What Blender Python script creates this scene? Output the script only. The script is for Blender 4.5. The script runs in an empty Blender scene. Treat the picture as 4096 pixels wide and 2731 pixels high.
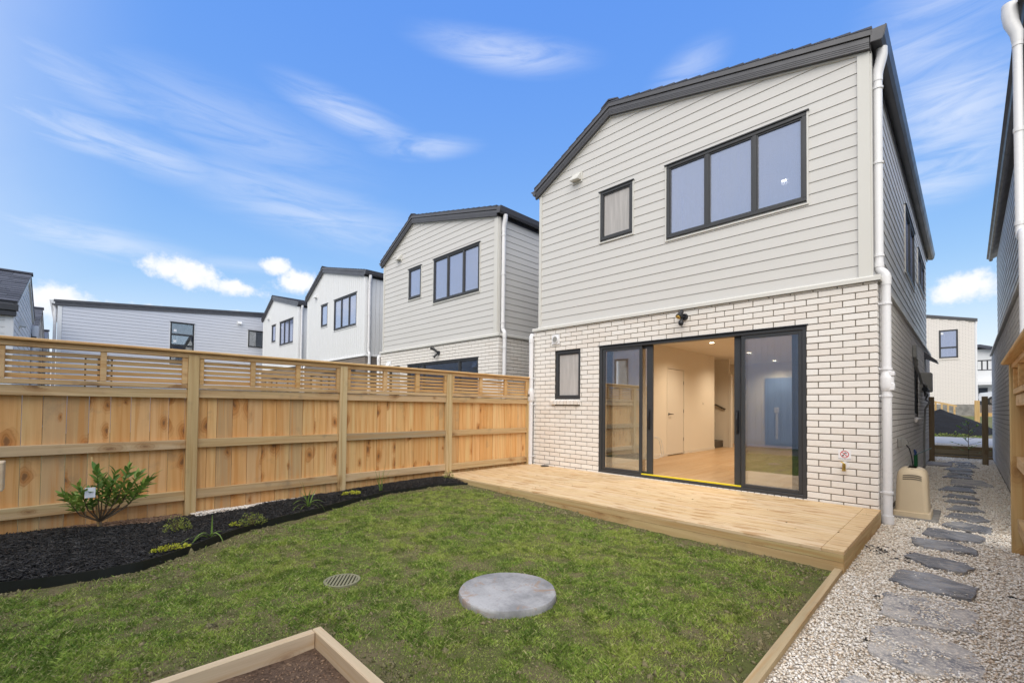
import bpy, math, random
import numpy as np
from mathutils import Vector, Matrix, noise
R = math.radians
rnd = random.Random(7)
nr = np.random.RandomState(5)
sc = bpy.context.scene
COL = sc.collection

# ------------------------------------------------------------------ camera
yaw, pit, rol = 0.791910215, 0.0227376977, 0.0107840566
CAMP = Vector((0.698364, -6.371060, 1.053120))
Fw = Vector((-math.sin(yaw)*math.cos(pit), math.cos(yaw)*math.cos(pit), math.sin(pit)))
Rt = Vector((math.cos(yaw), math.sin(yaw), 0)); Up = Rt.cross(Fw)
R2 = Rt*math.cos(rol)+Up*math.sin(rol); U2 = Up*math.cos(rol)-Rt*math.sin(rol)
cam = bpy.data.cameras.new('camera'); camo = bpy.data.objects.new('camera', cam); COL.objects.link(camo)
m = Matrix.Identity(4)
for i in range(3):
    m[i][0] = R2[i]; m[i][1] = U2[i]; m[i][2] = -Fw[i]; m[i][3] = CAMP[i]
camo.matrix_world = m
cam.sensor_width = 36; cam.lens = 36*1800.6/4096; cam.shift_y = 220.2/4096
cam.clip_start = 0.02; cam.clip_end = 2000
sc.camera = camo

# ------------------------------------------------------------------ world, sun, exposure
SUN_EL, SUN_AZ = 50, 150      # degrees; azimuth clockwise from +Y
W = bpy.data.worlds.new('World'); sc.world = W; W.use_nodes = True
wt = W.node_tree; wn = wt.nodes; wl = wt.links; wn.clear()
def wnode(t, **k):
    n = wn.new(t)
    for a, b in k.items(): setattr(n, a, b)
    return n
def wmath(op, a, b=None, c=None):
    n = wnode('ShaderNodeMath', operation=op)
    for i, v in enumerate((a, b, c)):
        if v is None: continue
        if isinstance(v, (int, float)): n.inputs[i].default_value = v
        else: wl.new(v, n.inputs[i])
    return n.outputs[0]
tc = wnode('ShaderNodeTexCoord'); sep = wnode('ShaderNodeSeparateXYZ'); wl.new(tc.outputs['Generated'], sep.inputs[0])
az = wmath('MULTIPLY', wmath('ARCTAN2', wmath('MULTIPLY', sep.outputs[0], -1), sep.outputs[1]), 57.29578)
el = wmath('MULTIPLY', wmath('ARCSINE', sep.outputs[2]), 57.29578)
cmb = wnode('ShaderNodeCombineXYZ'); wl.new(az, cmb.inputs[0]); wl.new(el, cmb.inputs[1])
def blob(cx, cy, hx, hy, rot, wgt):
    mp = wnode('ShaderNodeMapping', vector_type='TEXTURE')
    mp.inputs['Location'].default_value = (cx, cy, 0); mp.inputs['Rotation'].default_value = (0, 0, R(rot)); mp.inputs['Scale'].default_value = (hx, hy, 1)
    wl.new(cmb.outputs[0], mp.inputs[0])
    ln = wnode('ShaderNodeVectorMath', operation='LENGTH'); wl.new(mp.outputs[0], ln.inputs[0])
    mr = wnode('ShaderNodeMapRange', interpolation_type='SMOOTHSTEP'); wl.new(ln.outputs['Value'], mr.inputs[0])
    mr.inputs[1].default_value = 0; mr.inputs[2].default_value = 1; mr.inputs[3].default_value = wgt; mr.inputs[4].default_value = 0
    return mr.outputs[0]
def wsum(l):
    r = l[0]
    for x in l[1:]: r = wmath('MAXIMUM', r, x)
    return r
# cumulus banks low in the sky (azimuth left of +Y, elevation, half sizes, tilt)
cum = wsum([blob(81.6,13.2,5.6,2.6,6,1.15), blob(77.6,12.4,6.0,1.5,4,1.0), blob(71.2,13.9,3.6,2.4,-8,1.15), blob(73.2,15.2,2.6,1.8,0,1.05),
            blob(91,8.8,5.2,2.6,6,1.15), blob(85.0,8.6,5.4,1.8,2,1.05), blob(0.2,11.0,4.2,2.3,0,1.2), blob(77.2,9.8,1.6,.6,0,.6),
            blob(120,12,16,3,2,.95), blob(165,10,20,3,0,.95), blob(-150,13,18,3.6,0,1), blob(-100,10,18,3,3,.95), blob(-50,11,16,3,0,.95)])
n1 = wnode('ShaderNodeTexNoise'); wl.new(cmb.outputs[0], n1.inputs['Vector']); n1.inputs['Scale'].default_value = .55; n1.inputs['Detail'].default_value = 10; n1.inputs['Roughness'].default_value = .64
mr = wnode('ShaderNodeMapRange', interpolation_type='SMOOTHSTEP')
wl.new(wmath('ADD', cum, wmath('MULTIPLY', wmath('SUBTRACT', n1.outputs[0], .5), 1.9)), mr.inputs[0])
mr.inputs[1].default_value = .22; mr.inputs[2].default_value = .98
cumf = wmath('MULTIPLY', mr.outputs[0], wmath('MINIMUM', wmath('MULTIPLY', cum, 6), 1))
# cirrus streaks; the widest lie out of view, added to whiten the skylight
cir = wsum([blob(88,23.4,15,2.8,3,.85), blob(70,21.6,19,4.6,8,.7), blob(90,14.9,14,2.3,2,.85), blob(65.8,31.4,11,2.4,10,.9), blob(57,29.6,9.0,1.7,-6,.8), blob(78,27.5,20,5,6,.42),
            blob(47,38.6,15,2.4,4,.85), blob(24,35.5,6,2.6,-14,.55), blob(1,26,8.5,6.5,10,1), blob(1,21.3,8,3.6,-12,.95), blob(3,31,8,4,4,.7), blob(90,27.5,12,3.0,10,.5), blob(76,14.8,9,1.2,-3,.5),
            blob(0,34,10,5,0,.6), blob(40,75,90,24,0,.8), blob(-75,38,65,30,4,1), blob(-150,42,70,36,-6,1), blob(150,42,60,34,8,1), blob(0,90,400,48,0,1.0)])
mp = wnode('ShaderNodeMapping'); mp.inputs['Scale'].default_value = (.055, .36, 1); mp.inputs['Rotation'].default_value = (0, 0, R(-10)); wl.new(cmb.outputs[0], mp.inputs[0])
n2 = wnode('ShaderNodeTexNoise'); wl.new(mp.outputs[0], n2.inputs['Vector']); n2.inputs['Scale'].default_value = 1.7; n2.inputs['Detail'].default_value = 7; n2.inputs['Roughness'].default_value = .6; n2.inputs['Distortion'].default_value = .9
mr2 = wnode('ShaderNodeMapRange', interpolation_type='SMOOTHSTEP'); wl.new(n2.outputs[0], mr2.inputs[0]); mr2.inputs[1].default_value = .20; mr2.inputs[2].default_value = .68
n3 = wnode('ShaderNodeTexNoise'); wl.new(tc.outputs['Generated'], n3.inputs['Vector']); n3.inputs['Scale'].default_value = 1.6; n3.inputs['Detail'].default_value = 7; n3.inputs['Roughness'].default_value = .55
mr3 = wnode('ShaderNodeMapRange', interpolation_type='SMOOTHSTEP'); wl.new(n3.outputs[0], mr3.inputs[0]); mr3.inputs[1].default_value = .25; mr3.inputs[2].default_value = .55; mr3.inputs[3].default_value = .35; mr3.inputs[4].default_value = .95
mr4 = wnode('ShaderNodeMapRange', interpolation_type='SMOOTHSTEP'); wl.new(sep.outputs[1], mr4.inputs[0]); mr4.inputs[1].default_value = .12; mr4.inputs[2].default_value = -.45
mr5 = wnode('ShaderNodeMapRange', interpolation_type='SMOOTHSTEP'); wl.new(sep.outputs[2], mr5.inputs[0]); mr5.inputs[1].default_value = .70; mr5.inputs[2].default_value = .90
cirf = wmath('MAXIMUM', wmath('MULTIPLY', wmath('MULTIPLY', cir, mr2.outputs[0]), .60), wmath('MULTIPLY', mr3.outputs[0], wmath('MAXIMUM', mr4.outputs[0], mr5.outputs[0])))  # unseen cloud behind and overhead, added to neutralise the blue fill light
sky = wnode('ShaderNodeTexSky', sky_type='NISHITA'); sky.sun_disc = False
sky.sun_elevation = R(SUN_EL); sky.sun_rotation = R(SUN_AZ); sky.altitude = 20; sky.air_density = 1.0; sky.dust_density = .35; sky.ozone_density = 1.6
ssp = wnode('ShaderNodeSeparateColor'); wl.new(sky.outputs[0], ssp.inputs[0]); tint = wnode('ShaderNodeCombineColor')
wl.new(wmath('MULTIPLY', ssp.outputs[0], .74), tint.inputs[0]); wl.new(wmath('MULTIPLY', wmath('POWER', ssp.outputs[1], .65), 1.24), tint.inputs[1]); wl.new(wmath('MULTIPLY', wmath('POWER', ssp.outputs[2], .12), 3.6), tint.inputs[2])
mx = wnode('ShaderNodeMix', data_type='RGBA'); mrh = wnode('ShaderNodeMapRange', interpolation_type='SMOOTHSTEP'); wl.new(el, mrh.inputs[0]); mrh.inputs[1].default_value = 15; mrh.inputs[2].default_value = 0; mrh.inputs[3].default_value = 0; mrh.inputs[4].default_value = .5
wl.new(wmath('MAXIMUM', cirf, mrh.outputs[0]), mx.inputs['Factor']); wl.new(tint.outputs[0], mx.inputs['A']); mx.inputs['B'].default_value = (4.2, 4.4, 4.8, 1)
mx2 = wnode('ShaderNodeMix', data_type='RGBA'); wl.new(cumf, mx2.inputs['Factor']); wl.new(mx.outputs['Result'], mx2.inputs['A'])
n4 = wnode('ShaderNodeTexNoise'); wl.new(cmb.outputs[0], n4.inputs['Vector']); n4.inputs['Scale'].default_value = .9; n4.inputs['Detail'].default_value = 6
cc = wnode('ShaderNodeMix', data_type='RGBA'); wl.new(wmath('MULTIPLY', n4.outputs[0], .9), cc.inputs['Factor']); cc.inputs['A'].default_value = (5.0, 4.9, 4.8, 1); cc.inputs['B'].default_value = (4.0, 4.3, 4.9, 1); wl.new(cc.outputs['Result'], mx2.inputs['B'])
bg = wnode('ShaderNodeBackground'); wl.new(mx2.outputs['Result'], bg.inputs[0]); bg.inputs[1].default_value = 0.095
wo = wnode('ShaderNodeOutputWorld'); wl.new(bg.outputs[0], wo.inputs[0])
sun = bpy.data.lights.new('sun', 'SUN'); sun.energy = 1.5; sun.angle = R(75); sun.color = (1, .93, .82)
so = bpy.data.objects.new('sun', sun); COL.objects.link(so)
d = Vector((math.sin(R(SUN_AZ))*math.cos(R(SUN_EL)), math.cos(R(SUN_AZ))*math.cos(R(SUN_EL)), math.sin(R(SUN_EL))))
so.rotation_euler = d.to_track_quat('Z', 'Y').to_euler(); so.location = d*30
sc.view_settings.view_transform = 'Standard'; sc.view_settings.look = 'None'; sc.view_settings.exposure = 1.22; sc.view_settings.gamma = 1; sc.view_settings.use_curve_mapping = False
sc.cycles.max_bounces = 8; sc.cycles.transparent_max_bounces = 24; sc.cycles.sample_clamp_indirect = 6

# ------------------------------------------------------------------ materials
class M:
    def __init__(s, name):
        s.m = bpy.data.materials.new(name); s.m.use_nodes = True; s.t = s.m.node_tree; s.n = s.t.nodes; s.l = s.t.links
        s.b = s.n['Principled BSDF']; s.out = s.n['Material Output']; s._o = None
    def new(s, t, **k):
        n = s.n.new(t)
        for a, b in k.items(): setattr(n, a, b)
        return n
    def link(s, a, b): s.l.new(a, b)
    def val(s, sock, v):
        if isinstance(v, bpy.types.NodeSocket): s.l.new(v, sock)
        else: sock.default_value = v
    def co(s, scale=(1, 1, 1), rand=0, kind='Object', rot=(0, 0, 0)):
        tcn = s.new('ShaderNodeTexCoord'); v = tcn.outputs[kind]
        if rand:
            oi = s.new('ShaderNodeObjectInfo'); mu = s.new('ShaderNodeMath', operation='MULTIPLY'); s.link(oi.outputs['Random'], mu.inputs[0]); mu.inputs[1].default_value = rand
            ad = s.new('ShaderNodeVectorMath', operation='ADD'); s.link(v, ad.inputs[0]); s.link(mu.outputs[0], ad.inputs[1]); v = ad.outputs[0]
        mp = s.new('ShaderNodeMapping'); s.link(v, mp.inputs[0]); mp.inputs['Scale'].default_value = scale; mp.inputs['Rotation'].default_value = rot
        return mp.outputs[0]
    def noise(s, vec, scale=5, detail=4, rough=.5, dist=0, out=0):
        n = s.new('ShaderNodeTexNoise'); s.link(vec, n.inputs['Vector']); n.inputs['Scale'].default_value = scale; n.inputs['Detail'].default_value = detail
        n.inputs['Roughness'].default_value = rough; n.inputs['Distortion'].default_value = dist
        return n.outputs[out]
    def vor(s, vec, scale, out='Distance', feature='F1', rnd_=1):
        n = s.new('ShaderNodeTexVoronoi', feature=feature); s.link(vec, n.inputs['Vector']); n.inputs['Scale'].default_value = scale; n.inputs['Randomness'].default_value = rnd_
        return n.outputs[out]
    def ramp(s, f, stops):
        n = s.new('ShaderNodeValToRGB'); s.link(f, n.inputs[0]); cr = n.color_ramp
        while len(cr.elements) < len(stops): cr.elements.new(.5)
        for e, (p, c) in zip(cr.elements, stops): e.position = p; e.color = (c, c, c, 1) if isinstance(c, (int, float)) else (*c[:3], 1)
        return n.outputs[0]
    def mr(s, f, a, b, c=0, d_=1, smooth=True):
        n = s.new('ShaderNodeMapRange', interpolation_type='SMOOTHSTEP' if smooth else 'LINEAR'); s.link(f, n.inputs[0])
        for i, v in enumerate((a, b, c, d_)): n.inputs[i+1].default_value = v
        return n.outputs[0]
    def mix(s, f, a, b, mode='MIX'):
        n = s.new('ShaderNodeMix', data_type='RGBA', blend_type=mode)
        s.val(n.inputs['Factor'], f)
        for k, v in (('A', a), ('B', b)):
            if isinstance(v, (int, float)): v = (v, v, v)
            s.val(n.inputs[k], v if isinstance(v, bpy.types.NodeSocket) else (*v[:3], 1))
        return n.outputs['Result']
    def math(s, op, a, b=0):
        n = s.new('ShaderNodeMath', operation=op); s.val(n.inputs[0], a); s.val(n.inputs[1], b); return n.outputs[0]
    def rand(s): return s.new('ShaderNodeObjectInfo').outputs['Random']
    def isl(s): return s.new('ShaderNodeNewGeometry').outputs['Random Per Island']
    def bump(s, h, strength=.3, dist=.005):
        n = s.new('ShaderNodeBump'); s.link(h, n.inputs['Height']); n.inputs['Strength'].default_value = strength; n.inputs['Distance'].default_value = dist; s.link(n.outputs[0], s.b.inputs['Normal'])
    def set(s, col=None, rough=None, metal=None, spec=None):
        if col is not None: s.val(s.b.inputs['Base Color'], col if isinstance(col, bpy.types.NodeSocket) else (*col[:3], 1))
        if rough is not None: s.val(s.b.inputs['Roughness'], rough)
        if metal is not None: s.b.inputs['Metallic'].default_value = metal
        if spec is not None: s.b.inputs['Specular IOR Level'].default_value = spec
        return s.m

def paint(name, col, rough=.5, dirt=.12, scale=3, bumps=.05, spec=.4, metal=0, var=.04):
    a = M(name); v = a.co((1, 1, 1), 20)
    n = a.noise(v, scale, 6, .6); f = a.noise(v, 90, 3, .6)
    c = a.mix(a.mr(n, .35, .75, 0, dirt), col, [x*.6 for x in col])
    c = a.mix(a.math('MULTIPLY', a.rand(), var*2), c, [min(1, x*.8) for x in col])
    c = a.mix(a.mr(f, .55, .75, 0, dirt*.5), c, [x*.7 for x in col])
    a.bump(f, bumps, .002)
    return a.set(c, a.mr(n, .3, .7, rough*.85, rough*1.15), metal, spec)

def wood(name, light, dark, axis, knots=1.0, grey=.25, rough=.75, ringscale=1.0, objvar=.5, tone2=None, wet=0):
    a = M(name); st = [9, 9, 9]; st[axis] = .55
    v = a.co(tuple(st), 37.0)
    big = a.noise(v, .8*ringscale, 3, .5, .6)
    # growth figure: warped bands along the board
    w = a.new('ShaderNodeTexWave', wave_type='BANDS', bands_direction='XYZ'[(axis+1) % 3] if False else 'DIAGONAL', wave_profile='SIN')
    a.link(v, w.inputs['Vector']); w.inputs['Scale'].default_value = 1.1*ringscale; w.inputs['Distortion'].default_value = 5; w.inputs['Detail'].default_value = 3; w.inputs['Detail Scale'].default_value = .8
    sf = [60, 60, 60]; sf[axis] = 1.6
    fine = a.noise(a.co(tuple(sf), 11.0), 3, 4, .65)
    c = a.mix(a.math('MULTIPLY', w.outputs['Fac'], .55), light, dark)
    c = a.mix(a.mr(big, .42, .68, 0, .6), c, tone2 or [light[0]*.92, light[1]*.84, light[2]*.66])
    c = a.mix(a.mr(fine, .45, .8, 0, .35), c, [x*.72 for x in dark])
    # board to board variation
    r = a.rand()
    c = a.mix(a.math('MULTIPLY', r, objvar), c, [dark[0]*.98, dark[1]*.90, dark[2]*.80]); rr2 = a.math('FRACT', a.math('MULTIPLY', r, 23.7)); c = a.mix(a.mr(rr2, .55, .95, 0, .45), c, [min(.9, light[0]*1.05), light[1]*1.10, light[2]*1.3])
    r2 = a.math('FRACT', a.math('MULTIPLY', r, 7.31))
    c = a.mix(a.math('MULTIPLY', a.mr(r2, .72, .98), grey), c, (.30, .245, .16))
    mid_s = [20, 20, 20]; mid_s[axis] = .7
    mid = a.noise(a.co(tuple(mid_s), 23.0), 1.0, 4, .6, .4)
    c = a.mix(a.mr(mid, .47, .66, 0, .62), c, [dark[0]*.92, dark[1]*.80, dark[2]*.62])
    c = a.mix(a.mr(mid, .30, .42, .35, 0), c, [min(.85, light[0]*1.12), light[1]*1.12, light[2]*1.15])
    if knots:
        vk = a.co((1, 1, 1), 53.0); sx = a.new('ShaderNodeSeparateXYZ'); a.link(vk, sx.inputs[0]); o3 = [0, 1, 2]; o3.remove(axis)
        across = a.math('ADD', sx.outputs[o3[0]], sx.outputs[o3[1]]); cb = a.new('ShaderNodeCombineXYZ')
        wobn = a.noise(a.co((1, 1, 1), 9), 9, 3, .55)
        a.link(a.math('ADD', a.math('MULTIPLY', across, 7.0), a.math('MULTIPLY', wobn, .45)), cb.inputs[0]); a.link(a.math('ADD', a.math('MULTIPLY', sx.outputs[axis], 3.4), a.math('MULTIPLY', wobn, .3)), cb.inputs[1])
        def v2(out):
            n_ = a.new('ShaderNodeTexVoronoi', voronoi_dimensions='2D'); a.link(cb.outputs[0], n_.inputs['Vector']); n_.inputs['Scale'].default_value = 1.0; return n_.outputs[out]
        dd = v2('Distance'); spx = a.new('ShaderNodeSeparateColor'); a.link(v2('Color'), spx.inputs[0])
        on = a.mr(spx.outputs[0], .80, .81); size = a.math('ADD', a.math('MULTIPLY', spx.outputs[1], 1.0), .35); dn = a.math('DIVIDE', dd, size)
        core = a.math('MULTIPLY', a.mr(dn, .07, .15, 1, 0), on); halo = a.math('MULTIPLY', a.mr(dn, .12, .50, .75, 0), on)
        ring = a.math('MULTIPLY', a.mr(a.math('SINE', a.math('MULTIPLY', dn, 48)), .1, .9, 0, .5), a.math('MULTIPLY', a.mr(dn, .1, .62, 1, 0), on))
        c = a.mix(a.math('MULTIPLY', halo, knots), c, [dark[0]*.72, dark[1]*.55, dark[2]*.40])
        c = a.mix(a.math('MULTIPLY', ring, knots), c, [dark[0]*.55, dark[1]*.42, dark[2]*.30])
        c = a.mix(a.math('MULTIPLY', core, min(1, knots*.8)), c, (.20, .10, .045))
    if grey:
        gn = a.noise(a.co((2.2, 2.2, 2.2) if axis else (2, 2, 2), 5), 1.6, 6, .65)
        c = a.mix(a.mr(gn, .56, .74, 0, .5*grey+.08), c, (.21, .17, .12))
    if wet:
        wn_ = a.noise(a.co((1.3, 7, 4), 0, 'Object'), 2.2, 6, .62)
        c = a.mix(a.mr(wn_, .54, .63, 0, wet), c, (.40, .225, .095))
    a.bump(fine, .25, .002)
    return a.set(c, a.mr(big, .3, .7, rough*.9, rough), 0, .25)

MT = {}
MT['board'] = paint('painted weatherboard', (.60, .588, .568), .45, .07, 1.2, .04, .35, 0, .03)
MT['board_white'] = paint('white painted cladding', (.74, .75, .76), .5, .06, 1.2, .04, .35)
MT['board_grey'] = paint('pale grey painted cladding', (.60, .62, .68), .5, .05, 1.2, .04, .35)
MT['trim'] = paint('cream painted trim', (.63, .62, .585), .4, .06, 2, .03)
MT['trim_white'] = paint('white trim', (.76, .77, .78), .4, .06, 2, .03)
MT['roof_metal'] = paint('charcoal folded metal', (.078, .078, .088), .38, .25, 4, .03, .55, 0, .03)
MT['gutter'] = paint('charcoal gutter metal', (.035, .035, .04), .33, .2, 4, .03, .6)
MT['alu'] = paint('charcoal powder coated aluminium', (.040, .042, .046), .38, .2, 6, .03, .5)
MT['pvc'] = paint('white pvc pipe', (.76, .76, .78), .28, .05, 4, .01, .5)
MT['plastic_grey'] = paint('grey meter plastic', (.27, .265, .25), .45, .12, 5, .04)
MT['black'] = paint('black plastic', (.015, .016, .02), .35, .1, 5, .02, .5)
MT['concrete'] = None

def brickmat(name, base, dark):
    a = M(name); v = a.co((1, 1, 1), 31)
    sp = a.noise(v, 170, 3, .7); md = a.noise(v, 24, 4, .6); bg_ = a.noise(v, 5, 3)
    c = a.mix(a.math('MULTIPLY', a.rand(), .55), base, [x*y for x, y in zip(base, (.88, .82, .77))])
    c = a.mix(a.mr(md, .5, .75, 0, .25), c, [base[0]*.85, base[1]*.78, base[2]*.72])
    c = a.mix(a.mr(sp, .60, .70, 0, .55), c, dark)
    c = a.mix(a.mr(bg_, .5, .8, 0, .2), c, [x*.8 for x in base])
    a.bump(a.math('ADD', sp, md), .35, .003)
    return a.set(c, .85, 0, .2)
MT['brick'] = brickmat('cream speckled clay brick', (.79, .765, .735), (.33, .28, .22))
MT['brick_white'] = brickmat('white clay brick', (.86, .84, .82), (.5, .46, .42))
MT['brick_dark'] = brickmat('brown clay brick', (.25, .22, .20), (.12, .10, .09))
a = M('pale mortar'); v = a.co((1, 1, 1)); nn = a.noise(v, 60, 4, .7); MT['mortar_pale'] = a.set(a.ramp(nn, [(.3, (.38, .36, .33)), (.7, (.50, .47, .44))]), .95, 0, .1)
a = M('brown mortar'); v = a.co((1, 1, 1)); nn = a.noise(v, 60, 4, .7); a.bump(nn, .5, .004)
MT['mortar'] = a.set(a.ramp(nn, [(.3, (.13, .115, .095)), (.7, (.26, .235, .20))]), .95, 0, .1)

def concrete(name, c1, c2, stain=(.30, .20, .15), st=.25):
    a = M(name); v = a.co((1, 1, 1), 3); b1 = a.noise(v, 3.2, 8, .62); f = a.noise(v, 70, 5, .7); s2 = a.noise(v, 6, 6, .7, 1)
    c = a.mix(a.mr(b1, .35, .68), c1, c2); c = a.mix(a.mr(f, .5, .72, 0, .4), c, [x*.6 for x in c2]); c = a.mix(a.mr(s2, .54, .68, 0, st), c, stain)
    a.bump(a.math('ADD', b1, f), .4, .004)
    return a.set(c, .85, 0, .25)
MT['concrete'] = concrete('weathered concrete', (.36, .35, .36), (.22, .22, .23))
MT['lid'] = concrete('concrete lid', (.42, .415, .42), (.21, .21, .215), (.33, .22, .15), .75)
MT['plinth'] = concrete('concrete foundation', (.30, .29, .27), (.18, .175, .165))

PINE_L, PINE_D = (.80, .49, .215), (.66, .34, .12)
MT['paling'] = wood('pine paling', PINE_L, PINE_D, 2, 1.0, .45, .8, 1.0, .62, (.78, .62, .31))
MT['rail'] = wood('treated pine rail', (.64, .455, .25), (.47, .305, .15), 1, .7, .75, .8, 1.2, .35, (.58, .46, .24))
MT['post'] = wood('treated pine post', (.62, .455, .235), (.46, .31, .14), 2, .8, .4, .8, 1.0, .3, (.56, .46, .23))
MT['slat'] = wood('pine slat', (.70, .46, .22), (.54, .32, .13), 1, .3, .2, .75, 1.3, .42, (.64, .46, .21))
MT['deck'] = wood('pine decking', (.66, .50, .30), (.58, .41, .225), 0, .3, .06, .6, .8, .22, (.68, .54, .34), wet=.75)
MT['fascia'] = wood('treated pine fascia', (.54, .40, .215), (.44, .30, .15), 0, .45, .2, .7, 1.0, .3, (.50, .42, .20))
MT['fascia_y'] = wood('treated pine end fascia', (.54, .40, .215), (.44, .30, .15), 1, .45, .2, .7, 1.0, .3, (.42, .36, .17))
MT['edging'] = wood('garden edging timber', (.60, .46, .27), (.44, .31, .17), 1, .4, .7, .8, 1.0, .3, (.40, .34, .19))
MT['edging_x'] = wood('pale sawn timber', (.60, .47, .32), (.50, .37, .24), 0, .4, .25, .8, 1.0, .25, (.55, .47, .31))
MT['edging_y'] = wood('pale sawn timber along', (.60, .47, .32), (.50, .37, .24), 1, .4, .25, .8, 1.0, .25, (.55, .47, .31))
MT['dark_timber'] = wood('weathered dark post timber', (.20, .135, .07), (.13, .085, .042), 2, .4, .5, .85, 1.0, .25, (.17, .12, .06))
MT['sleeper'] = wood('treated sleeper', (.24, .17, .085), (.15, .10, .05), 0, .4, .5, .85, 1.0, .3, (.2, .15, .07))
MT['new_pine'] = wood('fresh pine', (.62, .44, .21), (.52, .33, .13), 2, .3, .1, .7, 1.0, .25)

def shingle(name):
    a = M(name); v = a.co((1, 1, 1), 5); f = a.noise(v, 120, 3, .8)
    c = a.mix(a.rand(), (.060, .066, .085), (.105, .112, .14)); c = a.mix(a.mr(f, .45, .7, 0, .5), c, (.03, .032, .04)); a.bump(f, .6, .004)
    return a.set(c, .9, 0, .3)
MT['shingle'] = shingle('asphalt shingle')

def glass(name, tint=(.93, .95, .96), fr=2.0, base=.13, film_mix=0, film=(.52, .60, .80)):
    a = M(name); a.n.remove(a.b)
    tr = a.new('ShaderNodeBsdfTransparent'); tr.inputs[0].default_value = (*tint, 1)
    gl = a.new('ShaderNodeBsdfGlossy'); gl.inputs['Roughness'].default_value = .015; gl.inputs[0].default_value = (.95, .97, 1, 1)
    f = a.new('ShaderNodeFresnel'); f.inputs[0].default_value = 1.5
    fac = a.math('MINIMUM', a.math('ADD', a.math('MULTIPLY', f.outputs[0], fr), base), 1)
    mxs = a.new('ShaderNodeMixShader'); a.link(fac, mxs.inputs[0]); a.link(tr.outputs[0], mxs.inputs[1]); a.link(gl.outputs[0], mxs.inputs[2])
    last = mxs.outputs[0]
    if film_mix:
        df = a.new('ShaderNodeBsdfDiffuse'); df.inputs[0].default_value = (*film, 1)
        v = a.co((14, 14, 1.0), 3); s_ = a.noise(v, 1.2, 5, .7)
        m2 = a.new('ShaderNodeMixShader'); a.link(a.mr(s_, .35, .85, film_mix*.7, film_mix), m2.inputs[0]); a.link(last, m2.inputs[1]); a.link(df.outputs[0], m2.inputs[2]); last = m2.outputs[0]
    a.link(last, a.out.inputs[0]); return a.m
MT['glass'] = glass('clear glass')
MT['glass_up'] = glass('streaked sky reflection glass', (.72, .78, .92), 2.8, .26, .42, (.34, .42, .68))  # streaky blue diffuse film paints the sky's reflection into the pane
MT['glass_frost'] = glass('obscure glass', (.8, .8, .8), 1.0, .0, 1.1, (.50, .48, .47))
MT['blind'] = paint('pale interior blind', (.55, .56, .60), .9, .05)
MT['blind_green'] = paint('pale green frosted blind', (.42, .50, .50), .9, .05)
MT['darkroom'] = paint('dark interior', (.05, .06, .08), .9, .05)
MT['iwall'] = paint('interior wall paint', (.76, .71, .63), .8, .02, 1, .02, .2)
MT['iceil'] = paint('interior ceiling paint', (.74, .71, .66), .9, .02, 1, .02, .2)
MT['idoor'] = paint('interior door paint', (.72, .68, .62), .5, .02, 1, .02, .3)
MT['panel_blue'] = paint('blue grey reflection tint', (.16, .24, .42), .5, .05)  # blue of the door glass reflection, put into the panel colour
MT['carpet'] = paint('stair carpet', (.12, .105, .09), 1, .3, 60, .3, .05)
MT['ifloor'] = wood('oak floor planks', (.52, .36, .21), (.42, .27, .15), 1, .15, .05, .35, 1.0, .3)
MT['yellow'] = paint('yellow sill tape', (.72, .58, .02), .5, .05)
MT['brass'] = paint('brass', (.60, .42, .12), .28, .1, 20, .03, .5, 1)
MT['steel'] = paint('dark steel', (.22, .2, .18), .4, .2, 20, .03, .5, 1)
MT['red'] = paint('sign red', (.55, .02, .02), .5, .02)
MT['signwhite'] = paint('sign white', (.80, .80, .84), .4, .02)
MT['beige'] = paint('beige moulded plastic', (.56, .46, .32), .5, .08, 4, .05, .35)
MT['green_hose'] = paint('green hose', (.015, .12, .045), .4, .1)
MT['blue_tape'] = paint('blue tape', (.02, .05, .16), .4, .1)
MT['grate'] = paint('galvanised olive grate', (.25, .24, .15), .6, .35, 30, .2)
MT['bed_edge'] = paint('black plastic edging', (.012, .014, .012), .45, .3, 12, .1, .4)
MT['tag'] = paint('white tag', (.78, .80, .85), .5, .03)
MT['carpaint'] = paint('silver car paint', (.55, .58, .62), .25, .03, 3, 0, .6)
MT['tyre'] = paint('tyre', (.02, .02, .02), .8, .1)

def emis(name, col, s):
    a = M(name); a.b.inputs['Emission Color'].default_value = (*col, 1); a.b.inputs['Emission Strength'].default_value = s; return a.set(col, .4)
MT['lamp'] = emis('lit downlight', (1, .86, .62), 9)

def leafmat(name, c1, c2, c3, rough=.45):
    a = M(name); v = a.co((1, 1, 1), 7); n_ = a.noise(v, 30, 3)
    r = a.isl(); r2 = a.rand()
    c = a.mix(r, c1, c2); c = a.mix(a.math('MULTIPLY', r2, .9), c, c3); c = a.mix(a.mr(n_, .4, .7, 0, .35), c, [x*.6 for x in c1])
    a.b.inputs['Subsurface Weight'].default_value = 0
    m_ = a.set(c, rough, 0, .4)
    tl = a.new('ShaderNodeBsdfTranslucent'); a.link(c, tl.inputs[0])
    ms = a.new('ShaderNodeMixShader'); ms.inputs[0].default_value = .22; a.link(a.b.outputs[0], ms.inputs[1]); a.link(tl.outputs[0], ms.inputs[2]); a.link(ms.outputs[0], a.out.inputs[0])
    return m_
MT['citrus'] = leafmat('citrus leaf', (.07, .18, .035), (.16, .30, .055), (.32, .42, .09))
MT['flax'] = leafmat('strap leaf', (.18, .30, .06), (.30, .42, .10), (.15, .25, .06))
MT['shrub'] = leafmat('small shrub leaf', (.24, .30, .05), (.42, .46, .08), (.14, .20, .04))
MT['lime'] = leafmat('lime ground cover leaf', (.45, .48, .04), (.60, .58, .06), (.40, .45, .05))
MT['bark'] = paint('stem bark', (.14, .10, .06), .9, .3, 30, .3)

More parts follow.
